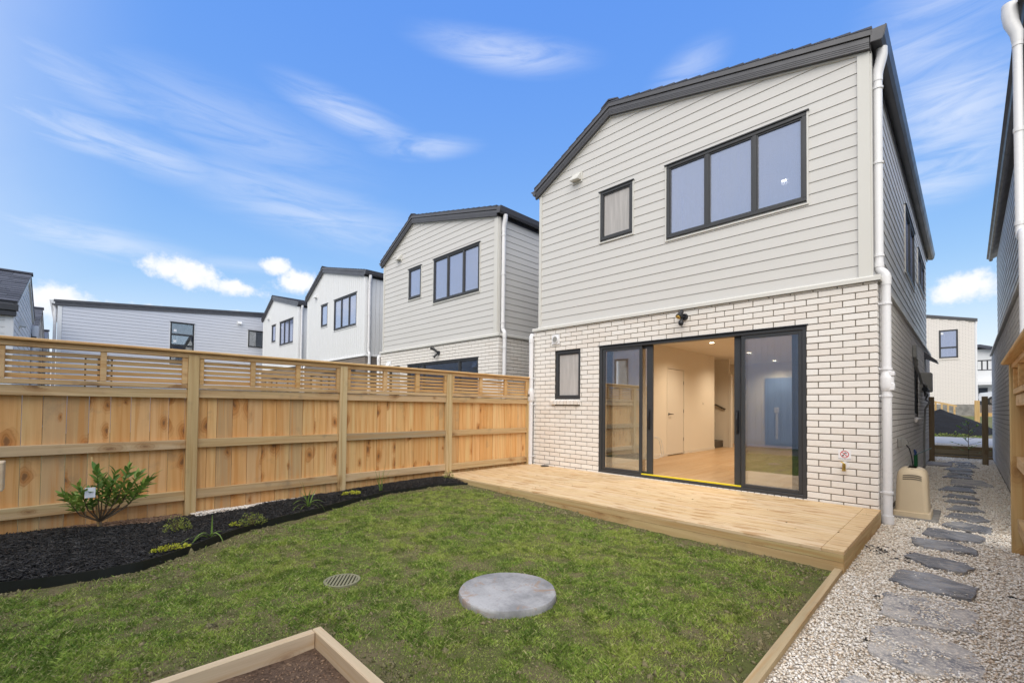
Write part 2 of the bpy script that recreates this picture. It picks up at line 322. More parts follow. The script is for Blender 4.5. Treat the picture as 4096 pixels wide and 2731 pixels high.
# lawn
a = M('grass blades'); g = a.new('ShaderNodeNewGeometry'); pos = g.outputs['Position']
big = a.noise(pos, 1.6, 5, .62); md = a.noise(pos, 9, 4, .6); r = a.isl()
c = a.mix(r, (.095, .20, .024), (.43, .55, .11))
c = a.mix(a.mr(big, .42, .62, 0, .55), c, (.44, .49, .11))
c = a.mix(a.mr(md, .46, .60, 0, .6), c, (.06, .12, .016))
c = a.mix(a.mr(a.math('FRACT', a.math('MULTIPLY', r, 17.3)), .80, .90, 0, .9), c, (.50, .46, .22))
a.set(c, .6, 0, .3)
tl = a.new('ShaderNodeBsdfTranslucent'); a.link(c, tl.inputs[0]); ms = a.new('ShaderNodeMixShader'); ms.inputs[0].default_value = .25
a.link(a.b.outputs[0], ms.inputs[1]); a.link(tl.outputs[0], ms.inputs[2]); a.link(ms.outputs[0], a.out.inputs[0]); MT['grass'] = a.m
a = M('lawn soil'); g = a.new('ShaderNodeNewGeometry'); pos = g.outputs['Position']
b1 = a.noise(pos, 3, 6, .7); b2 = a.noise(pos, 45, 5, .75)
c = a.mix(a.mr(b1, .4, .6), (.165, .135, .075), (.105, .115, .038)); c = a.mix(a.mr(b2, .5, .7, 0, .8), c, (.028, .03, .014)); a.bump(b2, .8, .012)
MT['lawn_soil'] = a.set(c, .95, 0, .1)
a = M('soil clods'); r = a.isl(); f = a.noise(a.co((1, 1, 1)), 80, 4, .7); a.bump(f, .7, .004)
MT['clod'] = a.set(a.mix(a.mr(f, .4, .7), a.mix(r, (.27, .225, .13), (.15, .145, .065)), (.05, .05, .025)), .95, 0, .1)
a = M('limestone chips'); r = a.isl(); f = a.noise(a.co((1, 1, 1)), 60, 4, .7)
c = a.ramp(r, [(0, (.66, .54, .42)), (.25, (.85, .79, .70)), (.6, (.93, .90, .85)), (.9, (.78, .69, .57)), (1, (.50, .38, .27))]); a.bump(f, .3, .002)
MT['chip'] = a.set(a.mix(a.mr(f, .5, .75, 0, .3), c, (.5, .42, .33)), .85, 0, .25)
a = M('gravel bed'); g = a.new('ShaderNodeNewGeometry'); pos = g.outputs['Position']; vv = a.vor(pos, 62, 'Distance'); vc = a.vor(pos, 62, 'Color'); bb = a.noise(pos, 2, 5, .6)
sp_ = a.new('ShaderNodeSeparateColor'); a.link(vc, sp_.inputs[0])
c = a.ramp(sp_.outputs[0], [(0, (.40, .32, .23)), (.4, (.62, .55, .46)), (1, (.74, .69, .62))]); c = a.mix(a.mr(vv, .35, .7, 0, .7), c, (.16, .12, .08)); c = a.mix(a.mr(bb, .5, .7, 0, .3), c, (.34, .27, .19)); a.bump(a.math('SUBTRACT', 1.0, vv), .9, .012)
MT['gravel_bed'] = a.set(c, .9, 0, .2)
a = M('black mulch'); r = a.isl(); c = a.ramp(r, [(0, (.007, .007, .007)), (.7, (.017, .017, .018)), (.93, (.045, .044, .044)), (1, (.10, .09, .08))]); MT['mulch'] = a.set(c, .6, 0, .45)
a = M('mulch bed'); g = a.new('ShaderNodeNewGeometry'); b2 = a.noise(g.outputs['Position'], 60, 5, .75); a.bump(b2, 1, .02); MT['mulch_bed'] = a.set(a.ramp(b2, [(.35, (.006, .006, .007)), (.7, (.03, .03, .032))]), .9, 0, .2)
a = M('brown bark'); r = a.isl(); c = a.mix(r, (.17, .105, .07), (.30, .20, .13)); MT['bark_chip'] = a.set(c, .9, 0, .15)
a = M('brown soil'); g = a.new('ShaderNodeNewGeometry'); b2 = a.noise(g.outputs['Position'], 50, 6, .75); b3 = a.noise(g.outputs['Position'], 5, 4, .6); a.bump(b2, 1, .015); MT['brown_soil'] = a.set(a.mix(a.mr(b3, .4, .6), a.ramp(b2, [(.3, (.05, .032, .022)), (.75, (.21, .14, .10))]), a.ramp(b2, [(.3, (.08, .05, .035)), (.75, (.28, .19, .13))])), .95, 0, .1)
a = M('slate'); v = a.co((1, 1, 1), 9); b1 = a.noise(v, 3.5, 8, .68, .8); b2 = a.noise(a.co((4, 16, 16), 9), 2.2, 6, .7); b3 = a.noise(v, 90, 4, .7)
c = a.mix(a.mr(b1, .36, .66), (.085, .09, .105), (.30, .31, .335)); c = a.mix(a.mr(b2, .46, .66, 0, .75), c, (.36, .33, .29)); c = a.mix(a.mr(b3, .54, .70, 0, .6), c, (.46, .40, .33)); a.bump(a.math('ADD', b1, b2), .8, .012)
MT['slate'] = a.set(c, a.mr(b1, .3, .6, .22, .7), 0, .5)
a = M('slate dusty'); v = a.co((1, 1, 1), 9); b1 = a.noise(v, 5, 8, .68, .8); b3 = a.noise(v, 60, 4, .7)
c = a.mix(a.mr(b1, .36, .60), (.20, .205, .225), (.46, .43, .40)); c = a.mix(a.mr(b3, .48, .62, 0, .85), c, (.70, .64, .56)); a.bump(a.math('ADD', b1, b3), .8, .01)
MT['slate_dust'] = a.set(c, .8, 0, .3)
a = M('road concrete'); g = a.new('ShaderNodeNewGeometry'); b1 = a.noise(g.outputs['Position'], 1.5, 6, .6); b2 = a.noise(g.outputs['Position'], 60, 4, .7); MT['road'] = a.set(a.mix(a.mr(b2, .4, .7, 0, .3), a.mix(b1, (.30, .32, .36), (.38, .38, .40)), (.2, .2, .22)), .85, 0, .2)
a = M('far ground'); g = a.new('ShaderNodeNewGeometry'); b1 = a.noise(g.outputs['Position'], .6, 6, .6); MT['ground'] = a.set(a.mix(a.mr(b1, .4, .6), (.20, .17, .12), (.12, .14, .06)), .95, 0, .1)

# ------------------------------------------------------------------ mesh helpers
WL = {}   # world origin of every object
class MB:
    def __init__(s): s.v = []; s.f = []
    def add(s, vs, fs):
        o = len(s.v); s.v.extend([tuple(p) for p in vs]); s.f.extend([tuple(i+o for i in f) for f in fs]); return s
    def hexa(s, p):  # 8 points: bottom ring 0-3, top ring 4-7
        return s.add(p, [(0, 3, 2, 1), (4, 5, 6, 7), (0, 1, 5, 4), (1, 2, 6, 5), (2, 3, 7, 6), (3, 0, 4, 7)])
    def box(s, x0, x1, y0, y1, z0, z1):
        return s.hexa([(x0, y0, z0), (x1, y0, z0), (x1, y1, z0), (x0, y1, z0), (x0, y0, z1), (x1, y0, z1), (x1, y1, z1), (x0, y1, z1)])
    def bbox(s, x0, x1, y0, y1, z0, z1, b=.004):
        b = min(b, (x1-x0)*.45, (y1-y0)*.45, (z1-z0)*.45)
        X = (x0, x1); Y = (y0, y1); Z = (z0, z1); vs = []; ix = {}
        for i in (0, 1):
            for j in (0, 1):
                for k in (0, 1):
                    sx = b if i == 0 else -b; sy = b if j == 0 else -b; sz = b if k == 0 else -b
                    ix[i, j, k, 0] = len(vs); vs.append((X[i], Y[j]+sy, Z[k]+sz))
                    ix[i, j, k, 1] = len(vs); vs.append((X[i]+sx, Y[j], Z[k]+sz))
                    ix[i, j, k, 2] = len(vs); vs.append((X[i]+sx, Y[j]+sy, Z[k]))
        f = []
        f.append([ix[0, 0, 0, 0], ix[0, 0, 1, 0], ix[0, 1, 1, 0], ix[0, 1, 0, 0]]); f.append([ix[1, 0, 0, 0], ix[1, 1, 0, 0], ix[1, 1, 1, 0], ix[1, 0, 1, 0]])
        f.append([ix[0, 0, 0, 1], ix[1, 0, 0, 1], ix[1, 0, 1, 1], ix[0, 0, 1, 1]]); f.append([ix[0, 1, 0, 1], ix[0, 1, 1, 1], ix[1, 1, 1, 1], ix[1, 1, 0, 1]])
        f.append([ix[0, 0, 0, 2], ix[0, 1, 0, 2], ix[1, 1, 0, 2], ix[1, 0, 0, 2]]); f.append([ix[0, 0, 1, 2], ix[1, 0, 1, 2], ix[1, 1, 1, 2], ix[0, 1, 1, 2]])
        for j in (0, 1):
            for k in (0, 1): f.append([ix[0, j, k, 1], ix[1, j, k, 1], ix[1, j, k, 2], ix[0, j, k, 2]])
        for i in (0, 1):
            for k in (0, 1): f.append([ix[i, 0, k, 0], ix[i, 1, k, 0], ix[i, 1, k, 2], ix[i, 0, k, 2]])
        for i in (0, 1):
            for j in (0, 1): f.append([ix[i, j, 0, 0], ix[i, j, 1, 0], ix[i, j, 1, 1], ix[i, j, 0, 1]])
        for i in (0, 1):
            for j in (0, 1):
                for k in (0, 1): f.append([ix[i, j, k, 0], ix[i, j, k, 1], ix[i, j, k, 2]])
        return s.add(vs, f)
    def tube(s, pts, rad, n=10, cap=True):
        pts = [Vector(p) for p in pts]; rad = rad if isinstance(rad, (list, tuple)) else [rad]*len(pts)
        vs = []; fs = []; prev = None
        for i, p in enumerate(pts):
            t = ((pts[min(i+1, len(pts)-1)]-pts[max(i-1, 0)])).normalized()
            if prev is None: u = t.orthogonal().normalized()
            else: u = (prev-t*prev.dot(t)); u = u.normalized() if u.length > 1e-6 else t.orthogonal().normalized()
            prev = u; w = t.cross(u)
            for k in range(n):
                a_ = 2*math.pi*k/n; vs.append(p+(u*math.cos(a_)+w*math.sin(a_))*rad[i])
        for i in range(len(pts)-1):
            for k in range(n):
                k2 = (k+1) % n; fs.append((i*n+k, i*n+k2, (i+1)*n+k2, (i+1)*n+k))
        if cap: fs.append(tuple(range(n))[::-1]); fs.append(tuple((len(pts)-1)*n+k for k in range(n)))
        return s.add(vs, fs)
    def prism(s, poly, f0, f1):  # poly list of 2d; f0,f1 map (a,b)->3d
        n = len(poly); vs = [f0(*p) for p in poly]+[f1(*p) for p in poly]
        fs = [tuple(range(n)), tuple(range(2*n-1, n-1, -1))]+[(i, n+i, n+(i+1) % n, (i+1) % n) for i in range(n)]
        return s.add(vs, fs)
    def build(s, name, mat, parent=None, smooth=False, recalc=True, origin=None):
        if not s.v: return None
        V = np.array(s.v, dtype=float)
        o = Vector(((V[:, 0].min()+V[:, 0].max())/2, (V[:, 1].min()+V[:, 1].max())/2, (V[:, 2].min()+V[:, 2].max())/2)) if origin is None else Vector(origin)
        V -= np.array(o)
        me = bpy.data.meshes.new(name); me.from_pydata([tuple(p) for p in V], [], s.f)
        if recalc:
            import bmesh
            bm = bmesh.new(); bm.from_mesh(me); bmesh.ops.recalc_face_normals(bm, faces=bm.faces); bm.to_mesh(me); bm.free()
        me.materials.append(mat if not isinstance(mat, str) else MT[mat])
        if smooth: me.shade_smooth(); 
        return place(name, me, o, parent)
def place(name, me, o, parent=None, rz=0.0, scale=None):
    ob = bpy.data.objects.new(name, me); COL.objects.link(ob)
    o = Vector(o)
    if parent is not None: ob.parent = parent; ob.location = o-WL[parent.name]
    else: ob.location = o
    if rz: ob.rotation_euler[2] = rz
    if scale: ob.scale = scale
    WL[ob.name] = o
    return ob
def empty(name, loc):
    return place(name, None, loc)
def tag(o, label=None, cat=None, group=None, kind=None):
    if label: o['label'] = label
    if cat: o['category'] = cat
    if group: o['group'] = group
    if kind: o['kind'] = kind
    return o
def npmesh(name, V, F, mat, parent=None, kind='stuff'):
    me = bpy.data.meshes.new(name); nv, nf = len(V), len(F); k = F.shape[1]
    me.vertices.add(nv); me.vertices.foreach_set('co', V.astype(np.float32).ravel())
    me.loops.add(nf*k); me.loops.foreach_set('vertex_index', F.astype(np.int32).ravel())
    me.polygons.add(nf); me.polygons.foreach_set('loop_start', np.arange(0, nf*k, k, dtype=np.int32))
    try: me.polygons.foreach_set('loop_total', np.full(nf, k, dtype=np.int32))
    except Exception: pass
    me.update(calc_edges=True); me.validate(); me.materials.append(MT[mat])
    ob = place(name, me, (0, 0, 0) if parent is None else (0, 0, 0), parent)
    if kind: ob['kind'] = kind
    return ob
def sstep(x, a, b):
    t = np.clip((x-a)/(b-a), 0, 1); return t*t*(3-2*t)

# plane mappers: (s, z, d) -> world, d = outwards
class PL:
    def __init__(s, kind, o): s.k = kind; s.o = Vector(o)
    def __call__(s, a_, z, d_=0):
        o = s.o
        if s.k == 'F': return (o.x+a_, o.y-d_, o.z+z)     # faces -Y
        if s.k == 'R': return (o.x+d_, o.y+a_, o.z+z)     # faces +X
        if s.k == 'L': return (o.x-d_, o.y+a_, o.z+z)     # faces -X
        if s.k == 'B': return (o.x+a_, o.y+d_, o.z+z)     # faces +Y
    def box(s, mb, a0, a1, z0, z1, d0, d1, b=0):
        p, q = s(a0, z0, d0), s(a1, z1, d1)
        lo = [min(x, y) for x, y in zip(p, q)]; hi = [max(x, y) for x, y in zip(p, q)]
        (mb.bbox if b else mb.box)(lo[0], hi[0], lo[1], hi[1], lo[2], hi[2], *([b] if b else []))
        return mb
def clip(poly, a_, b_, c_):  # keep a*s+b*z<=c
    out = []
    for i in range(len(poly)):
        p, q = poly[i], poly[(i+1) % len(poly)]
        fp, fq = a_*p[0]+b_*p[1]-c_, a_*q[0]+b_*q[1]-c_
        if fp <= 0: out.append(p)
        if (fp < 0 < fq) or (fq < 0 < fp):
            t = fp/(fp-fq); out.append((p[0]+(q[0]-p[0])*t, p[1]+(q[1]-p[1])*t))
    return out
def cells(a0, a1, z0, z1, ops):
    """rectangles of [a0,a1]x[z0,z1] outside the openings"""
    zs = sorted({z0, z1, *[z for o in ops for z in (o[2], o[3]) if z0 < z < z1]}); res = []
    for za, zb in zip(zs, zs[1:]):
        zm = (za+zb)/2; xs = [(a0, a1)]
        for o in ops:
            if o[2] <= zm <= o[3]:
                nx = []
                for p, q in xs:
                    if o[1] <= p or o[0] >= q: nx.append((p, q)); continue
                    if p < o[0]: nx.append((p, o[0]))
                    if q > o[1]: nx.append((o[1], q))
                xs = nx
        res += [(p, q, za, zb) for p, q in xs]
    return res
def seen_score(p, nrm):
    v = Vector(p)-CAMP; dz = v.dot(Fw)
    if dz < .1: return 0
    u = 2048+1800.6*v.dot(R2)/dz; w = 1585.7-1800.6*v.dot(U2)/dz
    if not (-80 < u < 4180 and -80 < w < 2820): return 0
    return abs(v.normalized().dot(nrm))/dz**2

# ------------------------------------------------------------------ bricks
BC, BM = .0773, .24     # course height, module
_bc = {}
def brick_mesh(L, mat, variant):
    key = (round(L, 3), mat, variant)
    if key not in _bc:
        mb = MB().bbox(-L/2, L/2, -.035, .035, -.0335, .0335, .0035)
        r_ = random.Random(variant*91+int(L*1000))
        mb.v = [(x+r_.uniform(-.0009, .0009), y+r_.uniform(-.0008, .0008), z+r_.uniform(-.0009, .0009)) for x, y, z in mb.v]
        me = bpy.data.meshes.new('brick'); me.from_pydata(mb.v, [], mb.f); me.materials.append(MT[mat]); _bc[key] = me
    return _bc[key]
def brick_list(pl, a0, a1, r0, r1, ja, jb, ops, front=True, ztop=None):
    """ja / jb: offsets of perpend joints for odd / even courses."""
    out = []
    for r_ in range(r0, r1):
        z0, z1 = r_*BC+.005, (r_+1)*BC-.005
        off = ja if r_ % 2 else jb
        k0 = math.floor((a0-off)/BM)-1; js = [off+BM*k for k in range(k0, int((a1-a0)/BM)+k0+5)]
        js = [a0-.005]+[j for j in js if a0+.03 < j < a1-.03]+[a1+.005]
        for p, q in zip(js, js[1:]):
            segs = [(p+.005, q-.005)]
            for o in ops:
                if o[2]-.02 < (z0+z1)/2 < o[3]+.02:
                    ns = []
                    for x, y in segs:
                        if y <= o[0]+.004 or x >= o[1]-.004: ns.append((x, y)); continue
                        if x < o[0]-.012: ns.append((x, o[0]-.0))
                        if y > o[1]+.012: ns.append((o[1]+.0, y))
                    segs = ns
            for x, y in segs:
                if y-x > .012: out.append((x, y, (z0+z1)/2))
    return [(pl, x, y, z) for x, y, z in out]
def lay_bricks(root, blist, mat, limit=300):
    sc_ = []
    for i, (pl, x, y, z) in enumerate(blist):
        c_ = Vector(pl((x+y)/2, z, -.035)); nrm = Vector(pl(0, 0, 1))-Vector(pl(0, 0, 0)); sc_.append((seen_score(c_, nrm)*(y-x), i))
    sc_.sort(reverse=True); top = {i for s_, i in sc_[:limit] if s_ > 0}; rest = MB()
    for i, (pl, x, y, z) in enumerate(blist):
        jit = rnd.uniform(-.0012, .0012); c_ = Vector(pl((x+y)/2, z, -.035+jit))
        if i in top:
            place('brick', brick_mesh(y-x, mat, i % 3), c_, root, 0 if pl.k in 'FB' else math.pi/2)
        else:
            pl.box(rest, x, y, z-.0335, z+.0335, -.07, jit)
    if rest.v:
        o = rest.build('brickwork', mat, root, recalc=False); o['kind'] = 'stuff'

# ------------------------------------------------------------------ cladding
def clad_h(root, pl, a0, a1, z0, z1, ops, lines, mat, pitch=.1395, thick=.0095):
    z = z0
    while z < z1:
        zt = min(z+pitch, z1+.2); zb = z+.0045
        cl = cells(a0, a1, zb, zt, ops)
        # group into separate boards left / right of openings that cut the strip in full
        cuts = [a0]+sorted(x for o in ops if o[2] <= zb and o[3] >= zt for x in (o[0], o[1]))+[a1]
        for i in range(0, len(cuts)-1, 2):
            ca, cb = cuts[i], cuts[i+1]; mb = MB()
            for p, q, za, zc in cl:
                if q <= ca+1e-6 or p >= cb-1e-6: continue
                poly = [(p, za), (q, za), (q, zc), (p, zc)]
                for ln in lines:
                    if poly: poly = clip(poly, *ln)
                if len(poly) < 3 or max(t[1] for t in poly)-min(t[1] for t in poly) < .006: continue
                ff = lambda a_, zz: pl(a_, zz, .002+(thick-.002)*max(0, min(1, (zt-zz)/(zt-zb))))
                # small chamfer towards the shadow line at the bottom edge
                mb.prism(poly, ff, lambda a_, zz: pl(a_, zz, -.012))
            if mb.v: mb.build('weatherboard', mat, root)
        z += pitch
def clad_v(root, pl, a0, a1, z0, z1, ops, lines, mat, pitch=.15):
    a_ = a0
    while a_ < a1-.01:
        b_ = min(a_+pitch, a1); mb = MB()
        last = None
        for p, q, za, zc in cells(a_+.006, b_-.006, z0, z1, ops):
            if last is not None and za > last+1e-4 and mb.v: mb.build('cladding_board', mat, root); mb = MB()
            last = zc
            poly = [(p, za), (q, za), (q, zc), (p, zc)]
            for ln in lines:
                if poly: poly = clip(poly, *ln)
            if len(poly) >= 3: mb.prism(poly, lambda s_, zz: pl(s_, zz, .008), lambda s_, zz: pl(s_, zz, -.01))
        if mb.v: mb.build('cladding_board', mat, root)
        a_ += pitch

# ------------------------------------------------------------------ window
def window(root, pl, a0, a1, z0, z1, mull=(), hbars=(), pane='glass', behind=None, bd=-.14, frame=.045, trim='trim', d=.012, scr=True, headflash=True, mw=.05, sash=True):
    f = MB(); b = .003
    pl.box(f, a0, a1, z1-frame, z1, -.05, d+.012, b); pl.box(f, a0, a1, z0, z0+frame, -.05, d+.012, b)
    pl.box(f, a0, a0+frame, z0+frame, z1-frame, -.05, d+.01, b); pl.box(f, a1-frame, a1, z0+frame, z1-frame, -.05, d+.01, b)
    fr = f.build('window', 'alu', root)
    cols = [a0+frame]+[x for mm in mull for x in (mm-mw/2, mm+mw/2)]+[a1-frame]
    rows = [z0+frame]+[x for mm in hbars for x in (mm-.025, mm+.025)]+[z1-frame]
    for mm in mull: pl.box(MB(), mm-mw/2, mm+mw/2, z0+frame, z1-frame, -.045, d+.008, b).build('mullion', 'alu', fr)
    for mm in hbars: pl.box(MB(), a0+frame, a1-frame, mm-.025, mm+.025, -.044, d+.007, b).build('transom', 'alu', fr)
    for i in range(0, len(cols), 2):
        for j in range(0, len(rows), 2):
            p, q, r_, t = cols[i], cols[i+1], rows[j], rows[j+1]
            if sash:
                s_ = MB(); w_ = .018
                pl.box(s_, p, q, r_, r_+w_, -.03, d-.004); pl.box(s_, p, q, t-w_, t, -.03, d-.004); pl.box(s_, p, p+w_, r_+w_, t-w_, -.03, d-.004); pl.box(s_, q-w_, q, r_+w_, t-w_, -.03, d-.004)
                s_.build('sash', 'alu', fr)
            pl.box(MB(), p, q, r_, t, -.016, -.011).build('pane', pane, fr)
    if behind: pl.box(MB(), a0, a1, z0, z1, bd-.01, bd).build('blind', behind, fr)  # pale sheets are blinds; dark ones paint the gloom of unlit rooms
    if headflash: pl.box(MB(), a0-.03, a1+.03, z1+.002, z1+.016, -.01, d+.03).build('head_flashing', 'alu', root)
    if scr:
        t = MB(); pl.box(t, a0-.022, a0-.002, z0-.03, z1, -.005, .022); pl.box(t, a1+.002, a1+.022, z0-.03, z1, -.005, .022); pl.box(t, a0-.022, a1+.022, z0-.05, z0-.031, -.005, .026)
        t.build('window_trim', trim, root)
    return fr

def hood_vent(root, pl, a0, a1, z0, z1, mat='trim_white'):
    b = MB(); pl.box(b, a0-.02, a1+.02, z0-.02, z1+.02, .0, .02, .002)
    v = b.build('exhaust_vent', mat, root)
    h = MB(); poly = [(.02, z1), (.02, z0+.02), (.13, z0+.01), (.13, z0+.03)]
    h.prism(poly, lambda dd, zz: pl(a0, zz, dd), lambda dd, zz: pl(a1, zz, dd)); h.build('hood', mat, v)
    return v

def pipe_bracket(root, c, n_, r_=.05):
    b = MB(); x, y, z = c
    b.tube([(x, y, z-.012), (x, y, z+.012)], r_+.004, 14)
    p = Vector(c)+Vector(n_)*.11; b.tube([c, p], .008, 8); b.tube([p, p+Vector(n_)*.006], .02, 8)
    return b.build('pipe_bracket', 'pvc', root)

# ------------------------------------------------------------------ the gabled house type
APX = -3.42
def slope_lines(h=0.0):
    # underside of the barge boards: left slope and right slope as a*s+b*z<=c
    (xl, zl), (xa, za), (xr, zr) = (-5.075, 5.063+h), (-3.465, 5.93+h), (-.055, 5.12+h)
    m1 = (za-zl)/(xa-xl); m2 = (zr-za)/(xr-xa)
    return [(-m1, 1, zl-m1*xl), (-m2, 1, zr-m2*xr)]
def house(off, label, clad='h', brick='brick', boardm='board', trim='trim', front_door='slider', detail=0, L=9.75, group='two storey gabled houses of the row', left_side=False, right_side=True, side_cells=True, name='house', pane_up=None):
    ox, oy, oz = off
    root = empty(name, (ox-2.6, oy+L/2, oz-.19)); tag(root, label, 'house', group)
    PF = PL('F', (ox, oy, oz)); PR = PL('R', (ox, oy, oz)); PLf = PL('L', (ox-5.2, oy, oz))
    XL = -5.16
    door = (-3.675, -.675, -.16, 27*BC); win = (-4.64, -4.06, 14.3*BC+.0, 27*BC)
    dops = [door, win]
    # ---- mortar backing walls
    mw = MB()
    for a0, a1, z0, z1 in cells(XL+.01, -.01, -.3, 2.5, dops): PF.box(mw, a0, a1, z0, z1, -.11, -.0085)
    mw.build('mortar_wall', 'mortar', root)
    sops = [(4.85, 5.85, 11*BC, 27*BC)] if right_side == 'full' else []
    mw = MB()
    for a0, a1, z0, z1 in cells(.012, L-.01, -.3, 2.5, sops): PR.box(mw, a0, a1, z0, z1, -.11, -.0085)
    mw.build('mortar_wall', 'mortar', root)
    mw = MB(); PL('L', (ox+XL, oy, oz)).box(mw, .012, L-.01, -.3, 2.5, -.11, -.0085); mw.build('mortar_wall', 'mortar', root)
    mw = MB(); PL('B', (ox, oy+L, oz)).box(mw, XL+.12, -.12, -.3, 5.1, -.11, -.0085); mw.build('rear_wall', boardm, root)
    # ---- bricks
    bl = []
    if front_door != 'hidden': bl += brick_list(PF, XL, 0, -2, 32, -.075-BM*22, -.195-BM*22, [(door[0], door[1], -.5, door[3]), (win[0], win[1], 14*BC, win[3])])
    if right_side: bl += brick_list(PR, .08, L, -2, 32, .235, .12, sops)
    if left_side: bl += brick_list(PL('L', (ox+XL, oy, oz)), .08, L, -2, 32, .235, .12, [])
    lay_bricks(root, bl, brick, 300 if detail else 140)
    # cut course under the flashing
    cb = MB()
    x = XL
    while x < 0:
        PF.box(cb, x, min(0, x+.23), 32*BC+.004, 2.497, -.05, -.002); x += .24
    y = .08
    while y < L: PR.box(cb, y, min(L, y+.23), 32*BC+.004, 2.497, -.05, -.002); y += .24
    cb.build('cut_brick_course', brick, root)['kind'] = 'stuff'
    fd = MB(); fd.box(ox+XL+.02, ox-.02, oy+.02, oy+L-.02, oz-.35, oz-.155+.0); fd.build('foundation', 'plinth', root)
    # ---- flashing between brick and cladding
    fl = MB()
    pr_ = [(-.02, 2.565), (.012, 2.562), (.034, 2.545), (.034, 2.50), (.028, 2.50), (.028, 2.505), (-.02, 2.505)]
    fl.prism(pr_, lambda dd, zz: PF(XL-.03, zz, dd), lambda dd, zz: PF(.0335, zz, dd)); fl.build('flashing', trim, root)
    fl = MB(); fl.prism(pr_, lambda dd, zz: PR(-.0335, zz, dd), lambda dd, zz: PR(L, zz, dd)); fl.build('flashing', trim, root)
    if left_side: fl = MB(); PX = PL('L', (ox+XL, oy, oz)); fl.prism(pr_, lambda dd, zz: PX(-.0335, zz, dd), lambda dd, zz: PX(L, zz, dd)); fl.build('flashing', trim, root)
    # ---- upper cladding
    UX0, UX1 = -5.05, -.05
    PU = PL('F', (ox, oy+.014, oz)); PRU = PL('R', (ox+UX1-.012, oy, oz)); PLU = PL('L', (ox+UX0+.012, oy, oz))
    w1 = (-2.476, -.665, 3.611, 4.712); w2 = (-3.662, -3.053, 3.879, 4.70)
    lines = slope_lines()
    ops = [(w1[0]-.02, w1[1]+.02, w1[2]-.05, w1[3]+.016), (w2[0]-.02, w2[1]+.02, w2[2]-.05, w2[3]+.016)]
    bp_ = MB()  # backing
    for a0, a1, z0, z1 in cells(UX0+.02, UX1-.02, 2.5, 6.0, [w1, w2]):
        poly = [(a0, z0), (a1, z0), (a1, z1), (a0, z1)]
        for ln in lines:
            if poly: poly = clip(poly, *ln)
        if len(poly) > 2: bp_.prism(poly, lambda s_, zz: PU(s_, zz, -.012), lambda s_, zz: PU(s_, zz, -.10))
    bp_.build('wall_lining', boardm, root)
    (clad_h if clad == 'h' else clad_v)(root, PU, UX0+.05, UX1-.11, 2.56, 6.0, ops, lines, boardm)
    # corner boards
    c = MB(); PU.box(c, UX1-.115, UX1, 2.555, 5.12, -.02, .028, .003); c.build('corner_board', trim, root)
    c = MB(); PRU.box(c, .014-.006, .075, 2.555, 5.12, -.02, .027, .003); c.build('corner_board', trim, root)
    c = MB(); PU.box(c, UX0, UX0+.055, 2.555, 5.07, -.02, .028, .003); c.build('corner_board', trim, root)
    # scriber strips under the barge
    (xl, zl), (xa, za), (xr, zr) = (-5.07, 5.063), (-3.465, 5.93), (-.06, 5.12)
    for (p, q) in (((xl, zl), (xa, za)), ((xa, za), (xr, zr))):
        s_ = MB(); dz = .022; s_.prism([p, q, (q[0], q[1]-dz), (p[0], p[1]-dz)], lambda u_, zz: PU(u_, zz, .024), lambda u_, zz: PU(u_, zz, .0)); s_.build('scriber_strip', trim, root)
    sw = [(3.98, 5.88, 3.52, 4.66), (6.80, 8.85, 3.9, 4.62)] if right_side == 'full' else []
    sops2 = [(a_-.02, b_+.02, z_-.05, t_+.016) for a_, b_, z_, t_ in sw]
    bp_ = MB()
    for a0, a1, z0, z1 in cells(.10, L-.02, 2.5, 5.13, sw): PRU.box(bp_, a0, a1, z0, z1, -.10, -.012)
    bp_.build('wall_lining', boardm, root)
    if right_side: (clad_h if clad == 'h' else clad_v)(root, PRU, .075, L, 2.56, 5.13, sops2, [], boardm)
    bp_ = MB(); PLU.box(bp_, .10, L-.02, 2.5, 5.05, -.10, -.012); bp_.build('wall_lining', boardm, root)
    if left_side: clad_h(root, PLU, .03, L, 2.56, 5.06, [], [], boardm)
    for s_ in sw: window(root, PRU, *s_, mull=((s_[0]+s_[1])/2,), pane='glass_up', behind='blind', bd=-.09, trim=trim)
    # ---- upper windows
    pu = pane_up or ('glass_up' if detail else 'glass_up')
    window(root, PU, *w1, mull=(-1.872, -1.254), pane=pu, behind=None if detail else 'blind', bd=-.11, trim=trim)
    window(root, PU, *w2, pane='glass_frost' if detail else pu, behind='blind' if detail else 'blind_green', bd=-.11, trim=trim)
    hood_vent(root, PU, -4.25, -4.07, 5.06, 5.22, trim if clad == 'h' else 'trim_white')
    # ---- small ground floor window in a brick reveal with sloping sill bricks
    if front_door != 'hidden':
        window(root, PL('F', (ox, oy+.045, oz)), win[0]+.004, win[1]-.004, 1.205, 2.078, pane='glass_frost', behind='blind', bd=-.05, trim=trim, scr=False, headflash=False, frame=.05)
        PF.box(MB(), win[0], win[1], 2.079, 2.087, -.07, .0).build('lintel', 'alu', root)
        x = win[0]-.07
        while x < win[1]-.01:
            e = min(x+.078, win[1]+.004); mb = MB(); mb.prism([(-.07, 1.212), (.048, 1.172), (.042, 1.105), (-.07, 1.105)], lambda dd, zz, x=x: PF(x, zz, dd), lambda dd, zz, e=e: PF(e-.009, zz, dd)); mb.build('sill_brick', brick, root); x = e+.0
    # ---- roof
    OV = -.06   # barge plane stands this far in front of the cladding
    def slope(pa, pb, t0, t1, y0, y1, nm, mat):
        mb = MB(); (xa_, za_), (xb_, zb_) = pa, pb
        mb.prism([(xa_, za_+t0), (xb_, zb_+t0), (xb_, zb_+t1), (xa_, za_+t1)], lambda x_, z_: (ox+x_, oy+y0, oz+z_), lambda x_, z_: (ox+x_, oy+y1, oz+z_)); return mb.build(nm, mat, root)
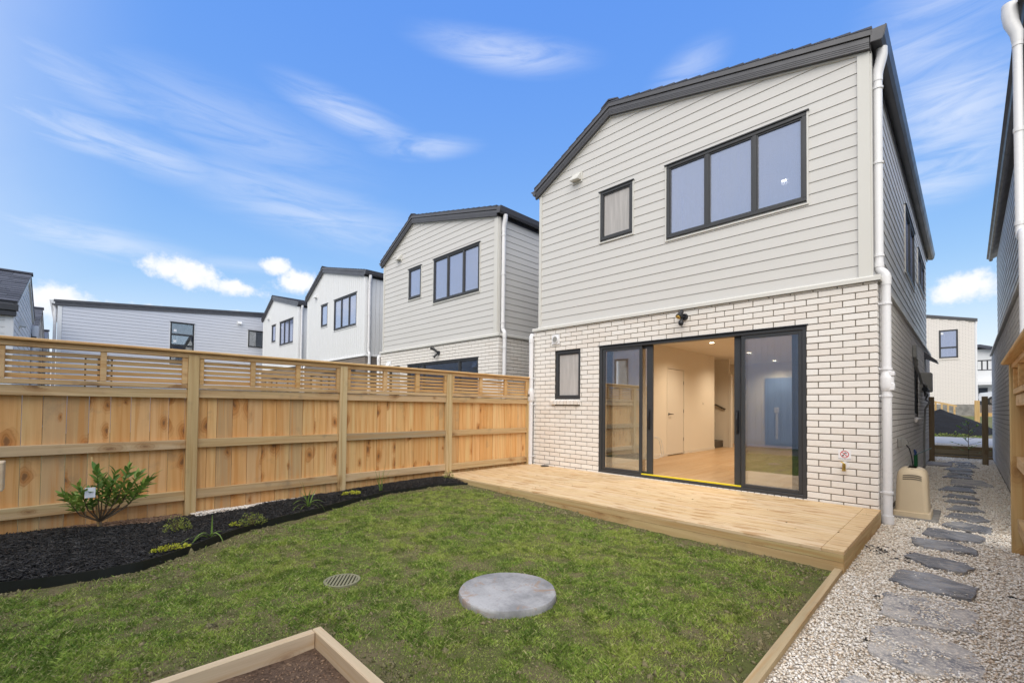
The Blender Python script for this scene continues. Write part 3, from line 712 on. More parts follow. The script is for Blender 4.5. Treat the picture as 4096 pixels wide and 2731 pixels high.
    A, B_, C_ = (-5.115, 5.040), (-3.465, 5.93), (-.045, 5.118)
    for pa, pb in ((A, B_), (B_, C_)):
        slope(pa, pb, .0, .128, OV, -.012, 'barge_board', 'roof_metal')
        # three pressed ribs on the barge face
        rb = MB()
        for t in (.022, .045, .068): rb.prism([(pa[0], pa[1]+t), (pb[0], pb[1]+t), (pb[0], pb[1]+t+.004), (pa[0], pa[1]+t+.004)], lambda x_, z_: (ox+x_, oy+OV-.004, oz+z_), lambda x_, z_: (ox+x_, oy+OV+.0005, oz+z_))
        rb.build('barge_rib', 'roof_metal', root)
    A2, B2, C2 = (-5.13, 5.160), (-3.465, 6.058), (-.02, 5.245)
    for pa, pb in ((A2, B2), (B2, C2)): slope(pa, pb, .004, .078, OV-.018, OV+.04, 'barge_cap', 'roof_metal')
    for pa, pb in ((A2, B2), (B2, C2)): slope(pa, pb, -.02, .062, OV+.042, L+.45, 'roof_deck', 'roof_metal')
    if detail or name == 'house':
        for (pa, pb, n_) in ((A2, B2, 10), (B2, C2, 18)):
            for i in range(n_):
                f0, f1 = i/n_, (i+1)/n_; x0 = pa[0]+(pb[0]-pa[0])*f0; x1 = pa[0]+(pb[0]-pa[0])*f1; z0 = pa[1]+(pb[1]-pa[1])*f0; z1 = pa[1]+(pb[1]-pa[1])*f1
                lo0, lo1 = (.094, .078) if pb is B2 else (.078, .094)
                mb = MB(); mb.prism([(x0, z0+.07), (x1, z1+.07), (x1, z1+lo1+.004), (x0, z0+lo0+.004)], lambda x_, z_: (ox+x_, oy+OV-.024, oz+z_), lambda x_, z_: (ox+x_, oy+L+.45, oz+z_)); mb.build('shingle_course', 'shingle', root)
    rc = MB(); m1 = (B2[1]-A2[1])/(B2[0]-A2[0]); m2 = (C2[1]-B2[1])/(C2[0]-B2[0]); w_ = .14
    rc.prism([(B2[0]-w_, B2[1]+.098-m1*w_), (B2[0], B2[1]+.105), (B2[0]+w_*1.3, B2[1]+.100+m2*w_*1.3), (B2[0]+w_*1.3, B2[1]+.118+m2*w_*1.3), (B2[0], B2[1]+.128), (B2[0]-w_, B2[1]+.116-m1*w_)], lambda x_, z_: (ox+x_, oy+OV-.03, oz+z_), lambda x_, z_: (ox+x_, oy+L+.45, oz+z_)); rc.build('ridge_cap', 'shingle', root)
    # gutters
    g = MB(); gp = [(-.03, 5.305), (-.036, 5.17), (.055, 5.155), (.085, 5.20), (.105, 5.30), (.098, 5.312), (.078, 5.214), (.05, 5.17), (-.026, 5.18)]
    g.prism(gp, lambda x_, z_: (ox+x_, oy-.075, oz+z_), lambda x_, z_: (ox+x_, oy+L+.5, oz+z_)); g.build('gutter', 'gutter', root)
    g = MB(); g.prism([(.058, 5.1545), (.0875, 5.1985), (.1085, 5.299), (.1055, 5.3)], lambda x_, z_: (ox+x_, oy-.074, oz+z_), lambda x_, z_: (ox+x_, oy+L+.499, oz+z_)); g.build('gutter_face', 'roof_metal', root)
    g = MB(); g.prism([(-.03, 5.172), (.07, 5.16), (.1, 5.30), (-.03, 5.31)], lambda x_, z_: (ox+x_, oy-.078, oz+z_), lambda x_, z_: (ox+x_, oy-.0755, oz+z_)); g.build('gutter_end', 'roof_metal', root)
    g = MB(); g.box(ox-.062, ox-.038, oy+.0, oy+L+.4, oz+5.10, oz+5.30); g.build('fascia', 'gutter', root)
    g = MB(); gp2 = [(-5.10, 5.12), (-5.135, 5.10), (-5.165, 5.115), (-5.18, 5.165), (-5.215, 5.185), (-5.215, 5.20), (-5.16, 5.20), (-5.10, 5.21)]
    g.prism(gp2, lambda x_, z_: (ox+x_, oy-.075, oz+z_), lambda x_, z_: (ox+x_, oy+L+.5, oz+z_)); g.build('gutter', 'roof_metal', root)
    # ---- right downpipe
    r0 = .045; yp = oy+.12
    dp = MB(); P_ = lambda x_, z_: (ox+x_, yp, oz+z_)
    dp.tube([P_(.045, 5.165), P_(.045, 5.09), P_(.035, 5.03), P_(.012, 4.93), P_(.003, 4.87), P_(.003, 4.8)], [.052, .053, .053, .051, .05, .05], 18)
    dp.tube([P_(.003, 4.82), P_(.003, 2.70), P_(.006, 2.655), P_(.022, 2.625), P_(.045, 2.605), P_(.062, 2.575), P_(.064, 2.53), P_(.064, -.14)], r0, 18)
    for zz in (4.84, 2.69): dp.tube([P_(.003, zz-.02), P_(.003, zz+.03)], r0+.005, 18)
    dp.tube([P_(.064, 2.46), P_(.064, 2.56)], r0+.005, 18)
    o = dp.build('downpipe', 'pvc', root, smooth=True); shade(o)
    rh = MB(); rh.tube([P_(.064, 1.27), P_(.064, 1.275), P_(.066, 1.31), P_(.066, 1.33), P_(.066, 1.42), P_(.066, 1.43), P_(.064, 1.475), P_(.064, 1.485)], [.046, .052, .062, .064, .064, .062, .05, .046], 18)
    rh.bbox(ox+.085, ox+.135, yp-.05, yp+.05, oz+1.44, oz+1.49, .005); rh.bbox(ox+.085, ox+.135, yp-.05, yp+.05, oz+1.28, oz+1.36, .006)
    shade(rh.build('rain_head', 'pvc', root, smooth=True))
    sk = MB(); sk.tube([P_(.064, -.19), P_(.064, -.10)], .056, 18); shade(sk.build('pipe_socket', 'plastic_grey' if False else 'pvc', root, smooth=True))
    for zz in (4.72, 3.86, 2.80): pipe_bracket(root, P_(.003, zz), (0, -1, 0) if False else (-.5, -.25, 0))
    for zz in (2.25, 1.52, 1.22, .15): pipe_bracket(root, P_(.064, zz), (-.6, -.35, 0))
    # ---- left low pipe rising from the deck
    if front_door != 'hidden':
        lp = MB(); Q = lambda x_, z_: (ox+x_, oy-.055, oz+z_)
        lp.tube([(ox-5.20, oy+.25, oz+2.43), (ox-5.20, oy+.03, oz+2.43), (ox-5.195, oy-.035, oz+2.425), (ox-5.19, oy-.055, oz+2.395), Q(-5.185, 2.34), Q(-5.185, -.03)], .042, 16)
        lp.tube([Q(-5.185, 2.28), Q(-5.185, 2.36)], .047, 16); shade(lp.build('downpipe', 'pvc', root, smooth=True))
        lp = MB(); lp.tube([Q(-5.185, 1.15), Q(-5.185, 1.16), Q(-5.185, 1.19), Q(-5.185, 1.33), Q(-5.185, 1.40), Q(-5.185, 1.41)], [.042, .05, .06, .06, .048, .042], 16); o = lp.build('rain_head', 'pvc', root, smooth=True); shade(o)
        PF.box(MB(), -5.205, -5.165, 1.25, 1.30, .107, .118).build('opening', 'mortar', o)
        for zz in (1.60, 1.10, .12): pipe_bracket(root, Q(-5.185, zz), (.6, .3, 0), .042)
    return root
def shade(o):
    for p in o.data.polygons: p.use_smooth = True
    try: o.data.set_sharp_from_angle(angle=R(38))
    except Exception: pass
    return o

MAIN = house((0, 0, 0), 'cream weatherboard and brick house with open sliding doors onto the deck', detail=1, right_side='full')
# core volumes of the main house: rooms behind the glass
def room(root, x0, x1, y0, y1, z0, z1, wall='iwall', floor='ifloor', ceil='iceil', skip=()):
    t = .03
    if 'floor' not in skip: MB().box(x0, x1, y0, y1, z0-t, z0).build('room_floor', floor, root)
    MB().box(x0, x1, y0, y1, z1, z1+t).build('room_ceiling', ceil, root)
    MB().box(x0-t, x0, y0, y1, z0, z1).build('room_wall', wall, root); MB().box(x1, x1+t, y0, y1, z0, z1).build('room_wall', wall, root)
    MB().box(x0, x1, y1, y1+t, z0, z1).build('room_wall', wall, root)

# ground floor living room
ZC = 2.42
fl_ = 0
pw = .14; x = -3.95
PNL = 0
# plank floor
ys = 0
for i in range(28):
    x0 = -4.9+i*.172
    if x0 > -.15: break
    segs = [(.10, 3.1+rnd.uniform(-.8, .8)), ]
    s0 = .10
    while s0 < 8.2:
        s1 = min(8.2, s0+rnd.uniform(1.3, 2.2))
        if not (x0 < -4.05 and s1 < 5.5): MB().bbox(x0+.001, x0+.171, s0+.001, s1-.001, -.014, .012, .001).build('floor_plank', 'ifloor', MAIN)
        s0 = s1
MB().box(-5.05, -.12, .105, 8.3, ZC, ZC+.03).build('room_ceiling', 'iceil', MAIN)
def wbox(n, mt, *b): return MB().box(*b).build(n, mt, MAIN)
dy0, dy1 = 3.03, 3.84
wbox('room_wall', 'iwall', -4.05, -3.95, .112, dy0, .012, ZC); wbox('room_wall', 'iwall', -4.05, -3.95, dy1, 5.64, .012, ZC); wbox('room_wall', 'iwall', -4.05, -3.95, dy0, dy1, 1.94, ZC)
idr = MB().bbox(-3.99, -3.956, dy0+.008, dy1-.006, .03, 1.932, .002).build('interior_door', 'idoor', MAIN)
hd = MB(); hd.tube([(-3.955, dy0+.07, .93), (-3.90, dy0+.07, .93)], .012, 8); hd.tube([(-3.905, dy0+.065, .93), (-3.905, dy0+.19, .93)], .009, 8); hd.bbox(-3.956, -3.948, dy0+.045, dy0+.095, .905, .955); hd.build('door_handle', 'black', idr)
for z_ in (.35, 1.0, 1.65): MB().bbox(-3.955, -3.947, dy1-.012, dy1+.004, z_-.04, z_+.04, .001).build('hinge', 'steel', idr)
dt = MB(); dt.box(-3.951, -3.944, dy0-.03, dy0-.001, .012, 1.97); dt.box(-3.951, -3.944, dy0-.001, dy1+.001, 1.941, 1.97); dt.box(-3.951, -3.944, dy1+.001, dy1+.012, .012, 1.97); dt.build('architrave', 'idoor', MAIN)
MB().box(-3.949, -3.938, .12, dy0-.04, .0125, .075).build('skirting_board', 'idoor', MAIN); MB().box(-3.949, -3.938, dy1+.02, 5.64, .0125, .075).build('skirting_board', 'idoor', MAIN)
MB().bbox(-3.949, -3.94, 4.9, 4.96, 1.16, 1.22).build('light_switch', 'idoor', MAIN)
wbox('room_wall', 'iwall', -5.05, -5.0, 5.54, 8.2, .012, ZC); wbox('room_wall', 'iwall', -5.05, -4.06, 5.50, 5.54, .012, ZC)
wbox('room_wall', 'iwall', -5.0, -3.9, 6.52, 6.60, .012, ZC)
ar = MB(); ar.box(-3.90, -3.84, 6.50, 6.62, .012, 2.0); ar.build('architrave', 'idoor', MAIN)
wbox('room_wall', 'iwall', -5.0, -.12, 8.2, 8.28, .012, ZC)
wbox('room_wall', 'iwall', -.16, -.12, .112, 8.2, .012, ZC)
for k in range(4): MB().bbox(-4.06-.25*(k+1)-.0, -4.06-.25*k+.02, 5.60, 6.48, .012+.0, .20+.19*k, .01).build('stair_tread', 'carpet', MAIN)
hr = MB(); hr.tube([(-4.25, 6.47, 1.18), (-3.98, 6.47, 1.05)], .022, 8); hr.tube([(-4.1, 6.47, 1.1), (-4.1, 6.52, 1.06)], .01, 6); hr.build('handrail', 'steel', MAIN)
MB().bbox(-3.48, -2.62, 8.15, 8.198, .03, 1.97, .004).build('blue_reflect_panel', 'panel_blue', MAIN)  # dark panel for an unlit recess; its blue paints the glass reflection
hg = MB(); hg.bbox(-3.22, -3.10, 8.08, 8.14, .95, 1.12, .02); hg.bbox(-3.19, -3.13, 8.1, 8.14, .2, .95, .01); hg.build('wall_basin', 'blind', MAIN)
def downlight(c, e=22, root=MAIN, rr=.042):
    x, y, z = c
    t = MB(); n = 20
    ring = [(x+math.cos(2*math.pi*i/n)*rr, y+math.sin(2*math.pi*i/n)*rr, z-.008) for i in range(n)]
    ring2 = [(x+math.cos(2*math.pi*i/n)*rr*1.35, y+math.sin(2*math.pi*i/n)*rr*1.35, z-.002) for i in range(n)]
    t.add(ring+ring2, [(i, (i+1) % n, n+(i+1) % n, n+i) for i in range(n)]); dl = t.build('downlight', 'trim_white', root)
    t = MB(); t.add([(p[0], p[1], z-.006) for p in ring], [tuple(range(n))]); t.build('diffuser', 'lamp', dl)
    li = bpy.data.lights.new('downlight_lamp', 'SPOT'); li.energy = e*1.9; li.color = (1, .81, .57); li.spot_size = R(150); li.spot_blend = .9; li.shadow_soft_size = .05
    lo = bpy.data.objects.new('downlight_lamp', li); COL.objects.link(lo); lo.parent = dl; lo.location = (0, 0, -.03)
for c in ((-3.0, 3.05, ZC), (-3.08, 7.6, ZC), (-1.3, 3.05, ZC), (-1.3, 5.6, ZC), (-3.0, 5.3, ZC), (-2.2, 1.2, ZC)): downlight(c)
# upper rooms
room(MAIN, -2.9, -.2, .12, 3.6, 2.75, 4.95, wall='blind', floor='carpet', ceil='iceil')
downlight((-1.46, 2.2, 4.95), 6)
# sliding door set
PD = PL('F', (0, .035, 0))
sd = MB(); b = .003; Z0, Z1 = -.02, 2.083
PD.box(sd, -3.672, -.678, Z1-.045, Z1, -.09, .02, b); PD.box(sd, -3.672, -.678, Z0, Z0+.04, -.10, .024, b); PD.box(sd, -3.672, -3.627, Z0+.04, Z1-.045, -.09, .02, b); PD.box(sd, -.723, -.678, Z0+.04, Z1-.045, -.09, .02, b)
SDR = sd.build('sliding_door', 'alu', MAIN)
def leaf_panel(a0, a1, dep, stile, nm='fixed_panel', handle=None):
    s_ = MB(); za, zb = Z0+.04, Z1-.045; r_ = .045
    PD.box(s_, a0, a0+stile, za, zb, dep-.035, dep, b); PD.box(s_, a1-stile, a1, za, zb, dep-.035, dep, b); PD.box(s_, a0+stile, a1-stile, za, za+r_, dep-.035, dep, b); PD.box(s_, a0+stile, a1-stile, zb-r_, zb, dep-.035, dep, b)
    p = s_.build(nm, 'alu', SDR)
    PD.box(MB(), a0+stile-.004, a1-stile+.004, za+r_-.004, zb-r_+.004, dep-.020, dep-.014).build('pane', 'glass', SDR)
    if handle:
        h_ = MB(); x_ = handle
        pts = [PD(x_, .74, dep+.004), PD(x_, .76, dep+.03), PD(x_, .84, dep+.045), PD(x_, .92, dep+.045), PD(x_, 1.0, dep+.03), PD(x_, 1.02, dep+.004)]
        h_.tube(pts, .011, 10); PD.box(h_, x_-.018, x_+.018, .72, 1.04, dep+.001, dep+.008, .003); h_.build('pull_handle', 'black', SDR)
leaf_panel(-3.625, -2.895, .004, .045); leaf_panel(-1.43, -.725, .004, .045)
leaf_panel(-3.575, -2.735, -.045, .10, 'sliding_panel', -2.79); leaf_panel(-1.535, -.765, -.045, .085, 'sliding_panel', -1.49)
PD.box(MB(), -2.893, -1.432, Z0+.041, Z0+.058, -.03, .018, .002).build('sill_tape', 'yellow', SDR)
PD.box(MB(), -3.70, -.655, 2.0845, 2.0975, -.05, .045).build('head_flashing', 'black', SDR)
x = -3.675
while x < -.68:   # brick sill strip under the door track
    PL('F', (0, 0, 0)).box(MB(), x, min(-.675, x+.068), -.045, -.0225, -.10, .004, .002).build('sill_brick', 'brick', MAIN); x += .078
# security light
PF0 = PL('F', (0, 0, 0))
lg = MB(); lg.tube([(-2.19, -.002, 2.385), (-2.19, -.035, 2.385)], [.052, .045], 18); SL = shade(lg.build('security_light', 'black', MAIN, smooth=True))
lg = MB(); lg.tube([(-2.19, -.03, 2.39), (-2.21, -.08, 2.385)], .018, 10); lg.tube([(-2.20, -.06, 2.475), (-2.205, -.07, 2.455), (-2.215, -.10, 2.41), (-2.225, -.13, 2.375)], [.02, .03, .036, .045], 16); shade(lg.build('lamp_head', 'black', SL, smooth=True))
lg = MB(); lg.tube([(-2.2265, -.1335, 2.3705), (-2.228, -.137, 2.366)], .036, 16); lg.build('lamp_lens', 'brass', SL)
lg = MB(); lg.tube([(-2.205, -.06, 2.36), (-2.21, -.075, 2.33), (-2.21, -.075, 2.325)], [.014, .014, .014], 10); lg.tube([(-2.21, -.075, 2.335), (-2.21, -.078, 2.31), (-2.21, -.085, 2.27), (-2.21, -.09, 2.255)], [.022, .036, .034, .02], 14); shade(lg.build('motion_sensor', 'black', SL, smooth=True))
# square wall vent
v_ = MB(); PF0.box(v_, -4.705, -4.525, 2.205, 2.385, .001, .022, .004); VV = v_.build('square_vent', 'pvc', MAIN)
v_ = MB(); v_.tube([(-4.615, -.022, 2.295), (-4.615, -.040, 2.295)], .066, 24); shade(v_.build('vent_ring', 'pvc', VV, smooth=True))
v_ = MB(); v_.tube([(-4.615, -.0395, 2.295), (-4.615, -.0415, 2.295)], .052, 24); v_.build('vent_mesh', 'plastic_grey', VV)
# tap
t = MB(); t.tube([(-.30, .002, .425), (-.30, -.01, .425)], .042, 20); t.build('tap_flange', 'signwhite', MAIN)
t = MB(); t.tube([(-.30, -.008, .428), (-.302, -.05, .428)], .012, 10); t.tube([(-.302, -.048, .45), (-.302, -.05, .415), (-.302, -.055, .37)], [.014, .018, .014], 12); t.tube([(-.302, -.052, .385), (-.302, -.055, .36)], .019, 12); t.tube([(-.302, -.05, .45), (-.33, -.055, .465)], .006, 6); shade(t.build('garden_tap', 'brass', MAIN, smooth=True))
# items on the side wall
wb = MB(); PR0 = PL('R', (0, 0, 0))
window(MAIN, PL('R', (-.05, 0, 0)), 4.86, 5.84, 12.3*BC, 26.8*BC, pane='glass_up', behind='blind', bd=-.09, scr=False, headflash=False)
y = 4.80
while y < 5.9: mb = MB(); mb.prism([(-.07, .955), (.045, .905), (.04, .85), (-.07, .85)], lambda dd, zz, y=y: PR0(y, zz, dd), lambda dd, zz, y=y: PR0(y+.072, zz, dd)); mb.build('sill_brick', 'brick', MAIN); y += .078
mb = MB(); PR0.box(mb, 6.35, 6.75, 1.46, 1.86, .002, .17, .008); MX = mb.build('meter_box', 'plastic_grey', MAIN)
mb = MB(); PR0.box(mb, 6.36, 6.74, 1.47, 1.85, .171, .178, .004); mb.build('box_door', 'plastic_grey', MX)
mb = MB(); mb.tube([(.05, 6.7, 1.47), (.10, 6.6, 1.40), (.06, 6.7, 1.30), (.12, 6.75, 1.25), (.05, 6.8, 1.1), (.03, 6.8, .6), (.03, 6.8, -.15)], .018, 8); mb.build('conduit', 'plastic_grey', MAIN)
mb = MB(); PR0.box(mb, 4.44, 4.62, 2.02, 2.24, .002, .06, .008); mb.build('junction_box', 'plastic_grey', MAIN)
mb = MB(); mb.tube([(.03, 4.55, 2.03), (.03, 4.6, 1.9), (.06, 5.6, 1.62), (.09, 6.34, 1.58)], .024, 8); mb.build('conduit', 'plastic_grey', MAIN)
mb = MB(); mb.tube([(.09, 5.9, 1.5), (.13, 6.05, 1.47)], [.05, .03], 10); mb.tube([(.07, 5.95, 1.62), (.09, 6.0, 1.36)], .015, 8); mb.build('cable_gland', 'black', MAIN)
mb = MB(); PR0.box(mb, 1.86, 1.98, .55, .67, .002, .05, .008); mb.prism([(.05, .67), (.10, .66), (.115, .60), (.05, .56)], lambda dd, zz: PR0(1.87, zz, dd), lambda dd, zz: PR0(1.97, zz, dd)); mb.build('weatherproof_outlet', 'plastic_grey', MAIN)
mb = MB(); mb.prism([(0.0, 2.42), (.22, 2.20), (.22, 2.16), (0.0, 2.30)], lambda dd, zz: PR0(7.6, zz, dd), lambda dd, zz: PR0(8.2, zz, dd)); mb.build('door_hood', 'roof_metal', MAIN)

# cable inside
cb_ = MB(); pts = [(-3.93, 2.30, .42), (-3.88, 2.34, .47), (-3.82, 2.40, .40), (-3.80, 2.44, .22), (-3.80, 2.46, .10), (-3.82, 2.42, .03), (-3.85, 2.30, .02), (-3.9, 2.15, .02)]
cb_.tube(pts, .008, 6); cb_.tube([(p[0]+.03, p[1]+.03, p[2]+.0) for p in pts[:6]], .007, 6)
CB = cb_.build('cable', 'trim_white'); tag(CB, 'loose white cable hanging from the wall socket just inside the sliding door', 'cable')
# deck cap
cb_ = MB(); cb_.tube([(-4.78, -.10, -.028), (-4.78, -.10, -.016), (-4.78, -.10, -.01)], [.075, .075, .05], 20); tag(cb_.build('black_disc', 'black'), 'small black round disc lying on the deck under the frosted window', 'disc')

# ------------------------------------------------------------------ other houses of the row
H2 = house((-6.432, .240, .088), 'cream weatherboard house just left of the main house, three lamps up its pipe side', name='house')
H2['label'] = 'second cream weatherboard and brick house, next left of the one with the deck'
H3 = house((-13.118, .504, .162), 'white vertically boarded house third in the row with dark brick below', clad='v', brick='brick_dark', boardm='board_white', trim='trim_white')
H4 = house((-19.839, .751, .233), 'white vertically boarded house at the far left end of the row', clad='v', brick='brick_dark', boardm='board_white', trim='trim_white')
H5 = house((6.30, .35, .0), 'weatherboard and brick house across the narrow gravel passage at the right edge', front_door='hidden', left_side=True, right_side=False, L=10.4)
for hx in ((-6.432, .240, .088), (-13.118, .504, .162), (-19.839, .751, .233)):
    root = {-6.432: H2, -13.118: H3, -19.839: H4}[hx[0]]; ox, oy, oz = hx
    PX = PL('F', (ox, oy+.035, oz))
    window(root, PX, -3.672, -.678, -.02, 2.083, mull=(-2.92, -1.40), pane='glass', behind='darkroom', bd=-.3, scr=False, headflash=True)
    if ox > -7:
        lg = MB(); lg.tube([(ox-2.19, oy, oz+2.30), (ox-2.19, oy-.04, oz+2.30)], .05, 14); S2 = lg.build('security_light', 'black', root)
        lg = MB(); lg.tube([(ox-2.2, oy-.04, oz+2.32), (ox-2.32, oy-.10, oz+2.41), (ox-2.36, oy-.13, oz+2.43)], [.02, .04, .045], 12); lg.tube([(ox-2.2, oy-.04, oz+2.28), (ox-2.26, oy-.12, oz+2.18)], [.02, .035], 12); lg.build('lamp_head', 'black', S2)
        hood_vent(root, PL('F', hx), -4.72, -4.54, 2.02, 2.22)
# neighbour pipe near the right edge
np_ = MB(); X_, Y_ = 1.083, .40
np_.tube([(X_-.05, Y_, 5.22), (X_-.05, Y_, 5.12), (X_-.04, Y_, 5.02), (X_-.005, Y_, 4.90), (X_, Y_, 4.8)], [.06, .062, .058, .05, .042], 16)
np_.tube([(X_, Y_, 4.85), (X_, Y_, 2.90), (X_, Y_-.02, 2.84), (X_, Y_-.08, 2.80), (X_, Y_-.28, 2.79), (X_, Y_-.36, 2.75), (X_, Y_-.38, 2.68), (X_, Y_-.38, -.15)], .036, 16)
for zz in (4.78, 3.9, 2.95): np_.tube([(X_, Y_, zz-.02), (X_, Y_, zz+.02)], .041, 16)
shade(np_.build('downpipe', 'pvc', H5, smooth=True))

# ------------------------------------------------------------------ timber boundary fences
def fence(sgn, X0, joints, posts, label, panels, zlift=0.0):
    """sgn -1: boards further to -X (left fence); +1: mirrored"""
    y0, y1 = posts[0][0], posts[-1][1]
    root = empty('timber_fence', (X0, (y0+y1)/2, -.19)); tag(root, label, 'fence')
    xx = lambda d_: X0+sgn*d_
    def bx(nm, mt, d0, d1, ya, yb, z0, z1, b_=.003):
        a_, c_ = sorted((xx(d0), xx(d1))); return MB().bbox(a_, c_, ya, yb, z0, z1, b_).build(nm, mt, root)
    for i, (pa, pb) in enumerate(posts): bx('post', 'post', 0, .10, pa, pb, -.35, 1.575, .005)
    for (pa, pb) in panels:
        w_ = rnd.uniform(-.006, .006)
        bx('rail', 'rail', .035, .082, pa, pb, 1.115+w_, 1.208+w_); bx('rail', 'rail', .035, .082, pa, pb, .570+w_, .665+w_); bx('rail', 'rail', .035, .082, pa, pb, .015+w_, .118+w_)
        bx('ledge_board', 'rail', .02, .085, pa, pb, 1.213, 1.258)
    for ja, jb in joints:
        n_ = rnd.uniform(-.004, .004); o = bx('paling', 'paling', .086+n_, .104+n_, ja+.0015, jb-.0015, -.17+rnd.uniform(-.01, .01), 1.20, .0015)
    return root, bx
P1 = [-6.94, -6.793+.13, -6.53, -6.374, -6.22, -6.064, -5.909, -5.756, -5.6, -5.46]
P2 = [-5.34, -5.253, -5.162, -5.007, -4.85, -4.692, -4.538, -4.382, -4.225, -4.08, -3.911, -3.76]
P3 = [-3.68, -3.498, -3.342, -3.191, -3.04, -2.884, -2.733, -2.572, -2.421, -2.269, -2.113, -1.99]
P4 = [-1.90, -1.706, -1.563, -1.403, -1.247, -1.097, -.94, -.795, -.627, -.482, -.32, -.183, -.08]
P0 = [-8.6+.15*i for i in range(11)]
js = []
for P in (P0, P1, P2, P3, P4): js += list(zip(P, P[1:]))
js += [(-5.46, -5.34), (-3.76, -3.68), (-1.99, -1.90)]
posts = [(-8.75, -8.65), (-7.05, -6.95), (-5.451, -5.351), (-3.775, -3.676), (-2.01, -1.905), (-.10, -.005)]
panels = [(a_[1], c_[0]) for a_, c_ in zip(posts, posts[1:])]
FR, fbx = fence(-1, -5.20, js, posts, 'long pine boundary fence with slatted top running from the deck to the left edge', panels)
# slatted top
div = [(-6.84, -6.77), (-6.152, -6.105), (-5.502, -5.452), (-5.348, -5.305), (-4.843, -4.793), (-4.334, -4.283), (-3.818, -3.776), (-3.674, -3.625), (-3.132, -3.072), (-2.592, -2.522), (-2.054, -2.012), (-1.903, -1.855), (-1.31, -1.245), (-.715, -.650), (-.15, -.102), (-7.6, -7.55), (-8.2, -8.15)]
for a_, c_ in div: fbx('batten', 'slat', .02, .062, a_, c_, 1.260, 1.545)
for a_, c_ in panels:
    for k in range(5):
        z = 1.268+k*.052+(0 if k == 0 else .004); fbx('slat', 'slat', .064, .082, a_, c_, z, z+(.036 if k else .042), .002)
fbx('top_rail', 'slat', .012, .085, -8.75, -.002, 1.546, 1.594)
o = MB(); o.bbox(-5.315, -5.175, -8.76, .01, 1.596, 1.624, .006); o.build('fence_cap', 'slat', FR)
# right hand fence
jr = [(-.33-.145*(i+1), -.33-.145*i) for i in range(26)]
FR2, fb2 = fence(1, .962, jr, [(-2.16, -2.06), (-.38, -.28)][::1], 'pine fence with slatted top closing in at the right edge beside the gravel path', [(-2.06, -.38)])
for z_ in (1.02,): pass
for a_, c_ in ((-.43, -.385), (-1.0, -.95), (-1.6, -1.55), (-2.05, -2.0)): fb2('batten', 'slat', .02, .062, a_, c_, 1.260, 1.44)
for k in range(3): fb2('slat', 'slat', .064, .082, -2.06, -.38, 1.268+k*.056, 1.308+k*.056, .002)
fb2('top_rail', 'slat', .012, .085, -4.2, -.27, 1.446, 1.485)
fb2('rail', 'rail', .035, .082, -4.2, -2.16, 1.115, 1.208)
MB().bbox(.915, 1.09, -4.2, -.24, 1.487, 1.515, .006).build('fence_cap', 'slat', FR2)
fb2('post', 'post', 0, .10, -4.0, -3.9, -.35, 1.44)

